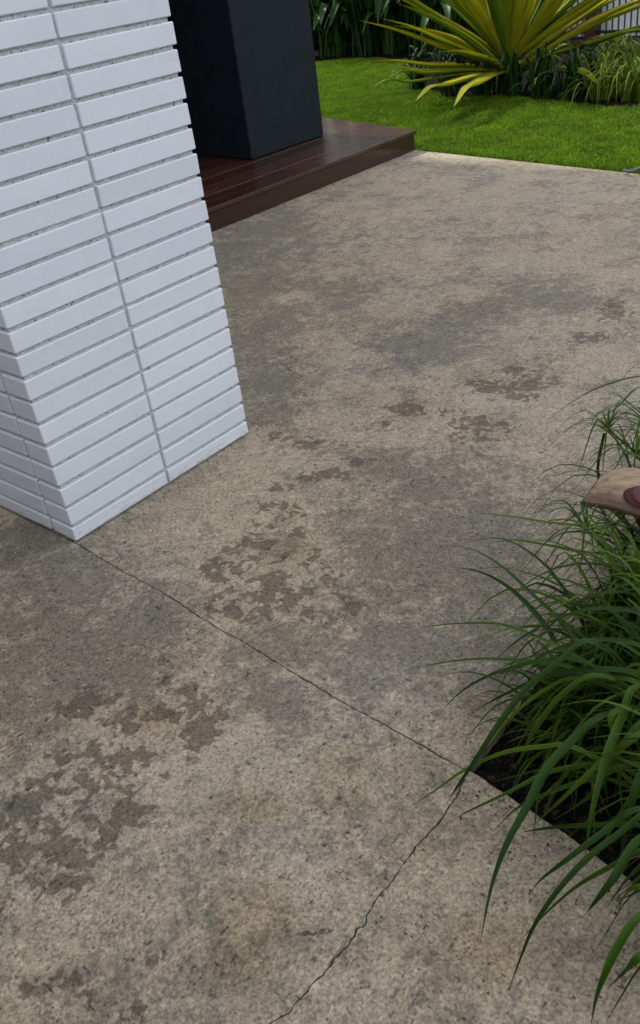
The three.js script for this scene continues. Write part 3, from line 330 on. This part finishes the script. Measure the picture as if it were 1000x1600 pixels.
// grass blades in little patches
{
  const blades = []; for (let i = 0; i < 16; i++) {
    const x = rr(-0.035, 0.035), z = rr(-0.035, 0.035), a = rr(0, 6.28), h = rr(0.012, 0.032), l = rr(0.1, 0.9) * h, w = rr(0.0028, 0.0042), cx = Math.cos(a), sx = Math.sin(a);
    const g = new THREE.BufferGeometry(); const P = []; for (const [t, k] of [[0, 1], [0.55, 0.9]]) { const X = x + cx * l * t * t, Z = z + sx * l * t * t, Y = h * t; P.push(X - sx * w * k, Y, Z + cx * w * k, X + sx * w * k, Y, Z - cx * w * k); } P.push(x + cx * l, h * 0.93, z + sx * l);
    g.setAttribute('position', new THREE.Float32BufferAttribute(P, 3)); g.setIndex([0, 1, 2, 1, 3, 2, 2, 3, 4]); g.computeVertexNormals(); blades.push(g);
  }
  const tuft = mergeGeometries(blades), mat = new THREE.MeshPhysicalMaterial({ color: 0xffffff, roughness: 0.9, specularIntensity: 0.25, transmission: 0.3, thickness: 0, side: THREE.DoubleSide });
  const spots = []; let tries = 0; while (spots.length < 52000 && tries++ < 900000) { const x = rr(4.3, 10), z = rr(-8.4, 1.2); if (x < 5.4 && (x < lawnX(z) + 0.05 || (z < -2.0 && x < 4.97 - (z + 2.05) * 0.305))) continue; if (!inPoly(x, z, lawnPoly) || inPoly(x, z, bedPoly)) continue; spots.push([x, z]); }
  const im = new THREE.InstancedMesh(tuft, mat, spots.length); const M = new THREE.Matrix4(), Q = new THREE.Quaternion(), c = new THREE.Color();
  spots.forEach(([x, z], i) => { const s = rr(0.75, 1.25), n = fbm(x * 2.2, z * 2.2, 4), n2 = fbm(x * 9 + 5, z * 9, 3), k = 0.62 + 0.62 * n2 + rr(-0.3, 0.34), y = n > 0.5 ? 1 : 0.9; Q.setFromAxisAngle(UPV, rr(0, 6.28)); M.compose(V3(x, -0.012, z), Q, V3(s, s * (0.85 + 0.5 * n), s)); im.setMatrixAt(i, M); const dry = rnd() < 0.07 ? 1 : 0; c.setRGB((0.098 + 0.05 * n + dry * 0.08) * k, (0.215 + 0.05 * n + dry * 0.04) * k * y, (0.006 + dry * 0.02) * k); im.setColorAt(i, c); });
  im.name = 'lawn_grass'; im.castShadow = im.receiveShadow = true; im.userData = { kind: 'stuff', label: 'short mown grass blades of the lawn', category: 'grass' }; scene.add(im);
}

// ------------------------------------------------------------------ variegated rosette plant
const yellowMats = [[[0.28, 0.34, 0.016], [0.50, 0.48, 0.020], 1], [[0.42, 0.42, 0.016], [0.54, 0.49, 0.022], 2.3], [[0.16, 0.26, 0.022], [0.42, 0.43, 0.026], 3.7], [[0.48, 0.45, 0.016], [0.30, 0.36, 0.018], 5.1]].map(([b, e, h]) => leafMat(b, e, h, { rough: 0.7, trans: 0.5, streak: 0.6, bump: 0.003, spec: 0.12 }));
const darkLeafMats = [[[0.018, 0.050, 0.010], [0.024, 0.060, 0.012], 8], [[0.026, 0.066, 0.012], [0.034, 0.075, 0.014], 9.4], [[0.014, 0.040, 0.012], [0.02, 0.05, 0.012], 10.6]].map(([b, e, h]) => leafMat(b, e, h, { rough: 0.45, trans: 0.15, spec: 0.25 }));
{
  const B = [7.1, 0.0, -2.5], g = thing('rosette_plant', 'large yellow-green sword-leaved rosette plant behind the lawn', 'plant', B);
  const core = new THREE.LatheGeometry([[0.0, 0.36], [0.05, 0.34], [0.10, 0.24], [0.11, 0.1], [0.13, 0.0]].map(([x, y]) => new THREE.Vector2(x, y)), 14); mesh('stem', core, darkLeafMats[0], g);
  const more = []; for (const [w, mx, my, mz, tx, ty, tz] of AGAVE) if (ty > 0.5) { const j = () => rr(-0.16, 0.16), s = rr(0.82, 1.0), e = [j(), j() * 0.7, j()]; more.push([w * 0.85, mx + e[0] * 0.5, my + e[1] * 0.5, mz + e[2] * 0.5, B[0] + (tx + e[0] - B[0]) * s, ty * s + e[1], B[2] + (tz + e[2] - B[2]) * s]); }
  [...AGAVE, ...more].forEach(([w, mx, my, mz, tx, ty, tz], i) => {
    const a = Math.atan2(tz - B[2], tx - B[0]), up = ty > 0.9 ? 0.30 : 0.20; const p0 = V3(Math.cos(a) * 0.05, up, Math.sin(a) * 0.05), m = V3(mx - B[0], my, mz - B[2]), t = V3(tx - B[0], ty, tz - B[2]);
    const q = p0.clone().lerp(m, 0.45); q.y += 0.02; const q2 = m.clone().lerp(t, 0.55); q2.y += ty < 0.4 ? 0.05 : 0.02;
    mesh('leaf', leafGeo([p0, q, m, q2, t], w * 1.18, { seg: 18, fold: ty < 0.4 ? 0.35 : 0.5, th: 0.012, twist: rr(-0.25, 0.25), across: 2, shape: (s) => Math.min(1, 0.5 + s * 1.3) * Math.min(1, Math.pow((1 - s) * 1.9, 0.8)) }), yellowMats[i % 7 === 3 ? 2 : Math.floor(rnd() * 4)], g);
  });
}
// plants made of strap leaves arching from one root
function strap(g, n, mats, { len = [0.3, 0.5], wid = [0.01, 0.02], lean = [0.25, 0.9], r = 0.04, merge = false, az = [0, 6.28], rise = 1, seg = 9, fold = 0.35, petiole = 0, droop = 0.5, name = 'leaf' } = {}) {
  const parts = mats.map(() => []);
  for (let i = 0; i < n; i++) {
    const a = rr(...az), L = rr(...len), le = rr(...lean), w = rr(...wid), d = V3(Math.cos(a), 0, Math.sin(a)), b = V3(rr(-r, r), -0.01, rr(-r, r)), side = rr(-0.12, 0.12) * L, s = V3(-d.z, 0, d.x);
    const R = L * Math.min(1, le), H = L * Math.sqrt(Math.max(0.05, 1 - 0.75 * le * le)) * rise;
    const at = (t, y) => b.clone().addScaledVector(d, R * t).addScaledVector(s, side * t * t).setY(Math.max(0.012, y * H));
    const pts = [b, at(0.16, 0.45), at(0.42, 0.84), at(0.72, 0.98 - 0.12 * droop), at(1, 0.98 - droop * rr(0.3, 0.9) * le)];
    const geo = leafGeo(pts, w, { seg, fold, across: 1, twist: rr(-0.5, 0.5), side0: s, shape: petiole ? (t) => t < petiole ? 0.16 : Math.max(0.02, Math.pow(Math.sin(Math.PI * Math.min(1, (t - petiole) / (1 - petiole) * 0.97 + 0.03)), 0.7)) : undefined });
    const k = Math.floor(rnd() * mats.length); if (merge) parts[k].push(geo); else mesh(name, geo, mats[k], g);
  }
  if (merge) parts.forEach((p, k) => { if (p.length) mesh('foliage', mergeGeometries(p), mats[k], g); });
}
// dark strap plants under the rosette
const whereUnder = ['left of the rosette base', 'in front of the rosette base on the left', 'in front of the rosette base', 'in front of the rosette base on the right', 'right of the rosette base', 'behind the rosette on the left', 'at the far left tip of the rosette', 'between rosette and pale spidery plants'];
[[6.95, -3.05], [6.98, -2.72], [6.95, -2.38], [6.86, -2.05], [6.85, -1.75], [7.5, -3.3], [7.35, -3.75], [7.1, -1.6]].forEach(([x, z], i) => {
  const g = thing('strap_leaf_plant', 'dark green strap-leaved plant ' + whereUnder[i], 'plant', [x, 0, z], 'dark plants under the rosette');
  strap(g, 34, darkLeafMats, { len: [0.28, 0.55], wid: [0.02, 0.045], lean: [0.2, 1.0], r: 0.09, droop: 0.8 });
});
// pale spidery plants
const paleMats = [[[0.15, 0.22, 0.015], [0.36, 0.38, 0.10], 12], [[0.12, 0.19, 0.010], [0.20, 0.26, 0.02], 13.3], [[0.07, 0.13, 0.008], [0.12, 0.18, 0.012], 14.1]].map(([b, e, h]) => leafMat(b, e, h, { rough: 0.6, trans: 0.35, spec: 0.2 }));
const whereSp = ['nearest the lawn edge', 'behind the nearest one', 'beside the rosette leaf tip', 'below the picket fence', 'furthest back below the pickets', 'at the right edge of the picture', 'at the right edge, further back'];
[[6.78, -1.12], [7.05, -1.32], [6.82, -1.42], [7.55, -1.52], [8.15, -1.9], [6.85, -0.75], [7.6, -1.05]].forEach(([x, z], i) => {
  const g = thing('spider_plant', 'pale striped spidery plant ' + whereSp[i], 'plant', [x, 0, z], 'pale spidery plants in the garden bed');
  strap(g, 90, paleMats, { len: [0.28, 0.52], wid: [0.012, 0.022], lean: [0.45, 1.1], r: 0.10, merge: true, droop: 1.4, seg: 9 });
});

// ------------------------------------------------------------------ hedge of broad-leaved plants
const hedgeMats = [[[0.022, 0.070, 0.012], [0.028, 0.080, 0.014], 20], [[0.038, 0.095, 0.012], [0.05, 0.11, 0.016], 21.7], [[0.014, 0.046, 0.010], [0.018, 0.055, 0.01], 22.9]].map(([b, e, h]) => leafMat(b, e, h, { rough: 0.42, trans: 0.15, spec: 0.35 }));
{
  const proto = thing('hedge_plant', '', 'plant'); strap(proto, 46, hedgeMats, { len: [0.7, 1.7], wid: [0.07, 0.15], lean: [0.12, 0.75], r: 0.16, petiole: 0.28, seg: 10, fold: 0.3, droop: 0.9 });
  const spots = [[9.72, -7.35], [9.78, -6.85], [9.86, -6.35], [9.92, -5.85], [9.75, -5.3], [9.45, -4.75], [10.3, -7.1], [10.35, -6.5], [10.4, -5.9], [10.3, -5.3], [10.1, -4.7]];
  const where = ['first of the front row, behind the charcoal column', 'second in the front row from the charcoal column', 'third in the front row from the charcoal column', 'fourth in the front row from the charcoal column', 'fifth in the front row from the charcoal column', 'last of the front row, behind the rosette plant', 'first of the back row from the column', 'second in the back row from the column', 'third in the back row from the column', 'fourth in the back row from the column', 'last of the back row, behind the rosette plant'];
  spots.forEach(([x, z], i) => { const o = i ? proto.clone() : proto; if (i) { o.name = numbered('hedge_plant'); scene.add(o); } o.position.set(x, 0, z); o.rotation.y = i * 2.4; const s = 0.9 + 0.25 * ((i * 37) % 10) / 10; o.scale.set(s, s, s); o.userData = { label: 'dark broad-leaved hedge plant, ' + where[i], category: 'plant', group: 'dark hedge plants beyond the lawn' }; });
  const leaf = leafGeo([[0, 0, 0], [0.06, 0.05, 0], [0.14, 0.05, 0], [0.24, -0.02, 0]], 0.09, { seg: 4, across: 1, shape: (t) => Math.max(0.05, Math.sin(Math.PI * (t * 0.95 + 0.03))) });
  const n = 9000, im = new THREE.InstancedMesh(leaf, hedgeMats[0], n), M = new THREE.Matrix4(), Q = new THREE.Quaternion(), E = new THREE.Euler();
  for (let i = 0; i < n; i++) { const z = rr(-10.5, -4.2), x = 11.1 + rr(-0.45, 0.45); E.set(rr(-0.9, 0.9), rr(0, 6.28), rr(-0.8, 0.8)); Q.setFromEuler(E); const s = rr(0.7, 1.5); M.compose(V3(x, rr(0.02, 2.5), z), Q, V3(s, s, s)); im.setMatrixAt(i, M); }
  im.name = 'hedge_foliage'; im.castShadow = im.receiveShadow = true; im.userData = { kind: 'stuff', label: 'dense dark foliage of the boundary hedge', category: 'hedge' }; scene.add(im);
}

// ------------------------------------------------------------------ boundary: white boards, black pickets, brown post
{
  const white = new THREE.MeshStandardMaterial({ map: paintTex.map, color: new THREE.Color().setRGB(1.15, 1.12, 1.06), bumpMap: paintTex.bump, bumpScale: 0.002, roughness: 0.6 }), black = new THREE.MeshStandardMaterial({ color: new THREE.Color().setRGB(0.008, 0.008, 0.009), roughness: 0.45 });
  const A = V3(10.62, 0, -4.15), D = V3(10.2, 0, -0.8).sub(A), L = D.length(); D.normalize(); const yaw = Math.atan2(D.x, D.z);
  const wallG = thing('board_fence', 'white vertical board fence behind the black pickets', 'fence', [A.x + 0.13, 0, A.z]); wallG.rotation.y = yaw;
  const bg = chamfer(0.022, 1.75, 0.115, 0.003); for (let k = 0; k * 0.12 < L; k++) { const b = mesh('board', bg, white, wallG); b.position.set(rr(-0.002, 0.002), 0.88, k * 0.12); }
  for (const y of [0.3, 1.45]) mesh('rail', chamfer(0.04, 0.08, L, 0.003), white, wallG).position.set(0.033, y, L / 2);
  const pk = thing('picket_fence', 'black steel picket fence at the top right', 'fence', [A.x, 0, A.z]); pk.rotation.y = yaw;
  const barG = mergeGeometries([chamfer(0.010, 1.24, 0.019, 0.002).translate(0, 0.62, 0), new THREE.ConeGeometry(0.02, 0.07, 4).toNonIndexed().rotateY(Math.PI / 4).translate(0, 1.27, 0)]);
  for (let k = 0; k * 0.082 < L; k++) { if (Math.abs(k * 0.082 - 0.87) < 0.10) continue; mesh('picket', barG, black, pk).position.set(0, 0.0, k * 0.082); }
  for (const y of [0.07, 1.14]) mesh('rail', chamfer(0.016, 0.035, L, 0.002), black, pk).position.set(0.022, y, L / 2);
  const post = mesh('timber_post', alongX(chamfer(0.14, 1.6, 0.14, 0.006), 0.3), woodMats[0], scene); post.position.copy(A).addScaledVector(D, 0.87).setY(0.8); post.rotation.y = yaw;
  tag(post, 'dark brown timber post among the black pickets', 'post');
}
// ------------------------------------------------------------------ grassy plants in the near bed
const grassMats = [[[0.040, 0.090, 0.004], [0.052, 0.106, 0.006], 30], [[0.060, 0.116, 0.004], [0.074, 0.132, 0.006], 31.4], [[0.024, 0.062, 0.005], [0.032, 0.075, 0.007], 32.8], [[0.075, 0.130, 0.004], [0.088, 0.142, 0.006], 33.9]].map(([b, e, h]) => leafMat(b, e, h, { rough: 0.42, trans: 0.3, bump: 0.0008, spec: 0.28, streak: 0.6 }));
{
  const C = [[0.16, 1.84], [0.34, 1.69], [-0.09, 2.04], [0.64, 1.63], [0.50, 2.0], [0.86, 1.74], [0.10, 1.66]], who = ['at the front corner of the bed', 'right behind the front one', 'at the bottom right of the picture', 'below the brown sheath', 'at the right, out at the bed centre', 'behind the brown sheath', 'nearest the corner where crack and joint meet'];
  const G = C.map(([x, z], i) => thing('grass_clump', 'glossy green strap-leaved grass clump ' + who[i], 'plant', [x, -0.045, z], 'grass clumps in the near bed'));
  BLADES.forEach(([w, P], i) => {
    const p0 = V3(...P[0]), p1 = V3(...P[1]), dir = p0.clone().sub(p1).setY(0).normalize();
    let best = 0, bd = 1e9; C.slice(0, 5).forEach(([x, z], k) => { const d = Math.hypot(x - (p0.x + dir.x * 0.16), z - (p0.z + dir.z * 0.16)); if (d < bd) { bd = d; best = k; } });
    const o = G[best].position, root = V3(o.x + rr(-0.05, 0.05), -0.045, o.z + rr(-0.05, 0.05));
    const rise = p0.clone().sub(p1); const up = root.clone().lerp(p0, 0.5); up.y = p0.y * 0.72;
    const pts = [root, up, ...P.map((q) => V3(...q))].map((q) => q.sub(o));
    mesh('leaf', leafGeo(pts, w * 0.00102, { seg: 26, fold: 0.4, across: 2, twist: rr(-0.4, 0.4), shape: (t) => Math.min(1, 0.5 + t * 1.2) * Math.min(1, Math.pow((1 - t) * 2.2, 0.85)) }), grassMats[i % 9 === 4 ? 3 : Math.floor(rnd() * 3)], G[best]);
  });
  const dry = [leafMat([0.20, 0.13, 0.045], [0.24, 0.16, 0.06], 40, { rough: 0.7, trans: 0.2, spec: 0.2 })];
  C.forEach((c, k) => {
    strap(G[k], 150, grassMats, { len: k === 6 ? [0.18, 0.34] : [0.28, 0.54], wid: [0.008, 0.015], lean: [0.25, 1.0], r: 0.07, az: [-1.9, 2.2], droop: 0.9, seg: 12, fold: 0.4 });
    strap(G[k], k === 3 || k === 5 ? 60 : 105, grassMats, { len: k === 6 ? [0.16, 0.30] : [0.26, 0.47], wid: [0.006, 0.012], lean: [0.25, 0.95], r: 0.07, az: [2.2, 4.4], droop: 0.95, seg: 12, fold: 0.4 });
    strap(G[k], 9, dry, { len: [0.16, 0.34], wid: [0.005, 0.010], lean: [0.6, 1.05], r: 0.08, droop: 1.2, seg: 10, fold: 0.5, name: 'dry_leaf' });
  });
  // bark chips and litter on the soil, some of it spilled over the edge
  const chipG = chamfer(0.016, 0.004, 0.008, 0.0012, 0.0016), n = 2600, cm = new THREE.MeshPhysicalMaterial({ color: 0xffffff, roughness: 0.95, specularIntensity: 0.15 }), im = new THREE.InstancedMesh(chipG, cm, n), M = new THREE.Matrix4(), Q = new THREE.Quaternion(), E = new THREE.Euler(), c = new THREE.Color();
  for (let i = 0; i < n; i++) { let x = rr(-0.28, 1.6), z = rr(1.49, 2.5); if (x < -0.09 - (z - 1.48) * 0.155 + 0.012) { x += 0.4; } const s = rr(0.3, 1.3), y = -0.026 + 0.05 * (fbm(x * 22 + 50, z * 22 + 50, 4) - 0.5) + 0.003; E.set(rr(-0.5, 0.5), rr(0, 6.28), rr(-0.5, 0.5)); Q.setFromEuler(E); M.compose(V3(x, y, z), Q, V3(s, s, s * rr(0.5, 1.4))); im.setMatrixAt(i, M); const k = rr(0.25, 1.1) ** 2; c.setRGB(0.045 * k, 0.030 * k, 0.021 * k); im.setColorAt(i, c); }
  im.name = 'bark_mulch'; im.castShadow = im.receiveShadow = true; im.userData = { kind: 'stuff', label: 'dark bark chips scattered on the bed soil', category: 'mulch' }; scene.add(im);
}
// umbrella sedge
{
  const O = [1.0, -0.045, 1.62], g = thing('umbrella_sedge', 'fine-leaved umbrella sedge with radiating whorls at the right edge', 'plant', O), o = V3(...O);
  SEDGE.forEach(([w, P], i) => mesh('leaf', leafGeo([V3(rr(-0.05, 0.2), 0, rr(-0.03, 0.05)), ...P.map((q) => V3(...q).sub(o))], w * 0.0013, { seg: 24, fold: 0.4, across: 1, shape: (t) => Math.min(1, 0.4 + t) * Math.min(1, Math.pow((1 - t) * 2.4, 0.85)) }), grassMats[i % 3], g));
  HUBS.forEach((h, k) => {
    const H = V3(...h).sub(o), b = V3(H.x * 0.35, 0, H.z * 0.2 + 0.05), cv = new THREE.CatmullRomCurve3([b, b.clone().lerp(H, 0.5).setY(H.y * 0.6), H]);
    mesh('stalk', new THREE.TubeGeometry(cv, 14, 0.0032, 6), grassMats[1], g);
    for (let i = 0; i < 15; i++) { const a = i / 15 * 6.28 + rr(-0.2, 0.2), L = rr(0.09, 0.19), d = V3(Math.cos(a), 0, Math.sin(a)); mesh('leaf', leafGeo([H, H.clone().addScaledVector(d, L * 0.4).add(V3(0, rr(0.01, 0.05), 0)), H.clone().addScaledVector(d, L).add(V3(0, rr(-0.09, 0.02), 0))], rr(0.005, 0.009), { seg: 8, across: 1, fold: 0.4 }), grassMats[Math.floor(rnd() * 3)], g); }
  });
  const cv = new THREE.CatmullRomCurve3(STEM.map((q) => V3(...q).sub(o))); cv.points.unshift(V3(-0.15, 0, -0.02)); mesh('stalk', new THREE.TubeGeometry(cv, 16, 0.0042, 6), grassMats[2], g);
  strap(g, 150, grassMats, { len: [0.26, 0.52], wid: [0.005, 0.010], lean: [0.35, 1.0], r: 0.16, droop: 0.9, seg: 12 });
}
{
  const g = thing('umbrella_sedge', 'fine-leaved sedge furthest along the bed at the right edge', 'plant', [1.42, -0.045, 1.62]);
  strap(g, 170, grassMats, { len: [0.3, 0.6], wid: [0.005, 0.010], lean: [0.35, 1.0], r: 0.16, droop: 0.9, seg: 12 });
}
// brown curled sheath with a purple inside
{
  const O = V3(0.78, -0.045, 1.66), g = thing('palm_sheath', 'brown dried curled sheath with a purple inner bract at the right edge', 'sheath', [O.x, O.y, O.z]);
  const t1 = bake(512, 256, (u, v, o) => { const w = fbm(u * 3, v * 5, 3), s = vn(u * 5 + 3, v * 70 + w * 6), s2 = vn(u * 9, v * 26 + w * 4), f = fbm(u * 7 + 9, v * 9, 4), k = 0.8 + 0.22 * (s - 0.5) + 0.3 * (s2 - 0.5) + 0.5 * (f - 0.5), tan = ss(0.25, 0.75, v + (f - 0.5) * 1.1); o[0] = mix(0.215, 0.34, tan) * k; o[1] = mix(0.130, 0.215, tan) * k; o[2] = mix(0.092, 0.115, tan) * k; o[3] = 0.5 + 0.4 * (s - 0.5) + 0.3 * (s2 - 0.5); o[4] = 0.45; }, false);
  const brown = new THREE.MeshStandardMaterial({ map: t1.map, bumpMap: t1.bump, bumpScale: 0.0012, roughness: 0.5, side: THREE.DoubleSide });
  const red = new THREE.MeshPhysicalMaterial({ color: new THREE.Color().setRGB(0.055, 0.014, 0.010), roughness: 0.6, specularIntensity: 0.25, side: THREE.DoubleSide });
  const t2 = bake(128, 128, (u, v, o) => { const s = vn(u * 30, v * 3 + 5), k = 0.8 + 0.4 * s; o[0] = 0.105 * k; o[1] = 0.030 * k; o[2] = 0.045 * k; o[3] = s; o[4] = 0.4; });
  const purple = new THREE.MeshPhysicalMaterial({ map: t2.map, bumpMap: t2.bump, bumpScale: 0.0006, roughness: 0.5, specularIntensity: 0.3 });
  // smooth surface through the rows, with a thickness and rolled edges
  const rows = SHEATH.map((r) => new THREE.CatmullRomCurve3(r.map((q) => V3(...q).sub(O)))), NU = 30, NV = 18, top = [];
  for (let i = 0; i <= NU; i++) { const c = new THREE.CatmullRomCurve3(rows.map((r) => r.getPoint(i / NU))); for (let j = 0; j <= NV; j++) { const p = c.getPoint(j / NV); if (j === NV) p.addScaledVector(V3(0.4, 0.2, -0.4), 0.004 * (vn(i * 0.9, 3) - 0.5)); top.push(p); } }
  const P = [], uv = [], I = [], n = top.length, W = NV + 1; top.forEach((p, k) => { P.push(p.x, p.y, p.z); uv.push(Math.floor(k / W) / NU, (k % W) / NV); }); top.forEach((p, k) => { P.push(p.x + 0.004, p.y - 0.011, p.z + 0.002); uv.push(Math.floor(k / W) / NU, (k % W) / NV); });
  for (let i = 0; i < NU; i++) for (let j = 0; j < NV; j++) { const a = i * W + j; I.push(a, a + W, a + 1, a + 1, a + W, a + W + 1, n + a, n + a + 1, n + a + W, n + a + 1, n + a + W + 1, n + a + W); }
  for (let i = 0; i < NU; i++) { const a = i * W, b = a + NV; I.push(a, n + a, a + W, a + W, n + a, n + a + W, b, b + W, n + b, b + W, n + b + W, n + b); }
  for (let j = 0; j < NV; j++) { const a = j; I.push(a, a + 1, n + a, a + 1, n + a + 1, n + a); }
  const sg = new THREE.BufferGeometry(); sg.setAttribute('position', new THREE.Float32BufferAttribute(P, 3)); sg.setAttribute('uv', new THREE.Float32BufferAttribute(uv, 2)); sg.setIndex(I); sg.computeVertexNormals(); mesh('sheath', sg, brown, g);
  const c = V3(...PURPLE[0]).sub(O); const dome = (r, hgt, sx, sz) => new THREE.LatheGeometry(Array.from({ length: 10 }, (_, i) => { const t = i / 9; return new THREE.Vector2(Math.max(0.0005, r * Math.cos(t * 1.5708)), hgt * Math.sin(t * 1.5708)); }), 28).scale(sx, 1, sz);
  const m1 = mesh('hollow_lip', dome(0.042, 0.006, 1.15, 0.95), red, g); m1.position.copy(c).add(V3(0.0, -0.012, 0.0)); m1.rotation.y = 0.55;
  const m2 = mesh('inner_bract', dome(0.038, 0.009, 1.15, 0.95), purple, g); m2.position.copy(c).add(V3(0.002, -0.007, 0.014)); m2.rotation.y = 0.55; m2.userData.label = 'purple rounded inner bract';
  const stalk = new THREE.CatmullRomCurve3([V3(0.12, 0, 0.10), V3(0.10, 0.15, 0.08), rows[2].getPoint(0.97).add(V3(0.02, -0.01, 0.01))]); mesh('stalk', new THREE.TubeGeometry(stalk, 14, 0.008, 8), brown, g);
}
// corner of the lawn at the right edge: a pale grassy tuft and the bent grey edging
{
  const g = thing('grass_tuft', 'pale thin-leaved tuft hanging over the lawn corner at the right edge', 'plant', [4.98, 0, 0.06]);
  strap(g, 60, paleMats, { len: [0.25, 0.5], wid: [0.007, 0.012], lean: [0.5, 1.0], r: 0.06, merge: true, droop: 1.1 });
  const cv = new THREE.CatmullRomCurve3(EDGE.map((q) => V3(...q))); const m = mesh('garden_edging', new THREE.TubeGeometry(cv, 20, 0.010, 8), new THREE.MeshStandardMaterial({ color: new THREE.Color().setRGB(0.09, 0.11, 0.10), roughness: 0.5 }), scene);
  tag(m, 'bent grey edging strip at the right end of the lawn edge', 'edging');
}

// grit, shell chips and crumbs of soil lying on the concrete
{
  const gg = chamfer(0.0045, 0.0026, 0.0036, 0.0009, 0.0007), n = 330, im = new THREE.InstancedMesh(gg, new THREE.MeshStandardMaterial({ color: 0xffffff, roughness: 0.9 }), n), M = new THREE.Matrix4(), Q = new THREE.Quaternion(), E = new THREE.Euler(), c = new THREE.Color();
  for (let i = 0; i < n; i++) {
    let x, z; if (i < 150) { x = rr(0.0, 0.9); z = 0.01 + 0.09 * rnd() * rnd() + 0.01; } else if (i < 200) { z = rr(1.5, 2.1); x = -0.10 - (z - 1.48) * 0.155 - 0.01 - 0.16 * rnd() * rnd(); } else { x = rr(-1.0, 2.4); z = rr(0.1, 1.42); if (x < 0) z = rr(-0.3, 1.42); }
    E.set(0, rr(0, 6.28), 0); Q.setFromEuler(E); const s = rr(0.3, 1.15); M.compose(V3(x, 0.0012 * s, z), Q, V3(s, s, s)); im.setMatrixAt(i, M);
    const d = i >= 150 && i < 200 && rnd() < 0.8, k = rr(0.6, 1.1); d ? c.setRGB(0.03 * k, 0.022 * k, 0.016 * k) : c.setRGB(0.48 * k, 0.45 * k, 0.40 * k); im.setColorAt(i, c);
  }
  im.name = 'grit'; im.castShadow = im.receiveShadow = true; im.userData = { kind: 'stuff', label: 'loose grit and soil crumbs on the concrete', category: 'grit' }; scene.add(im);
}

renderer.render(scene, camera);
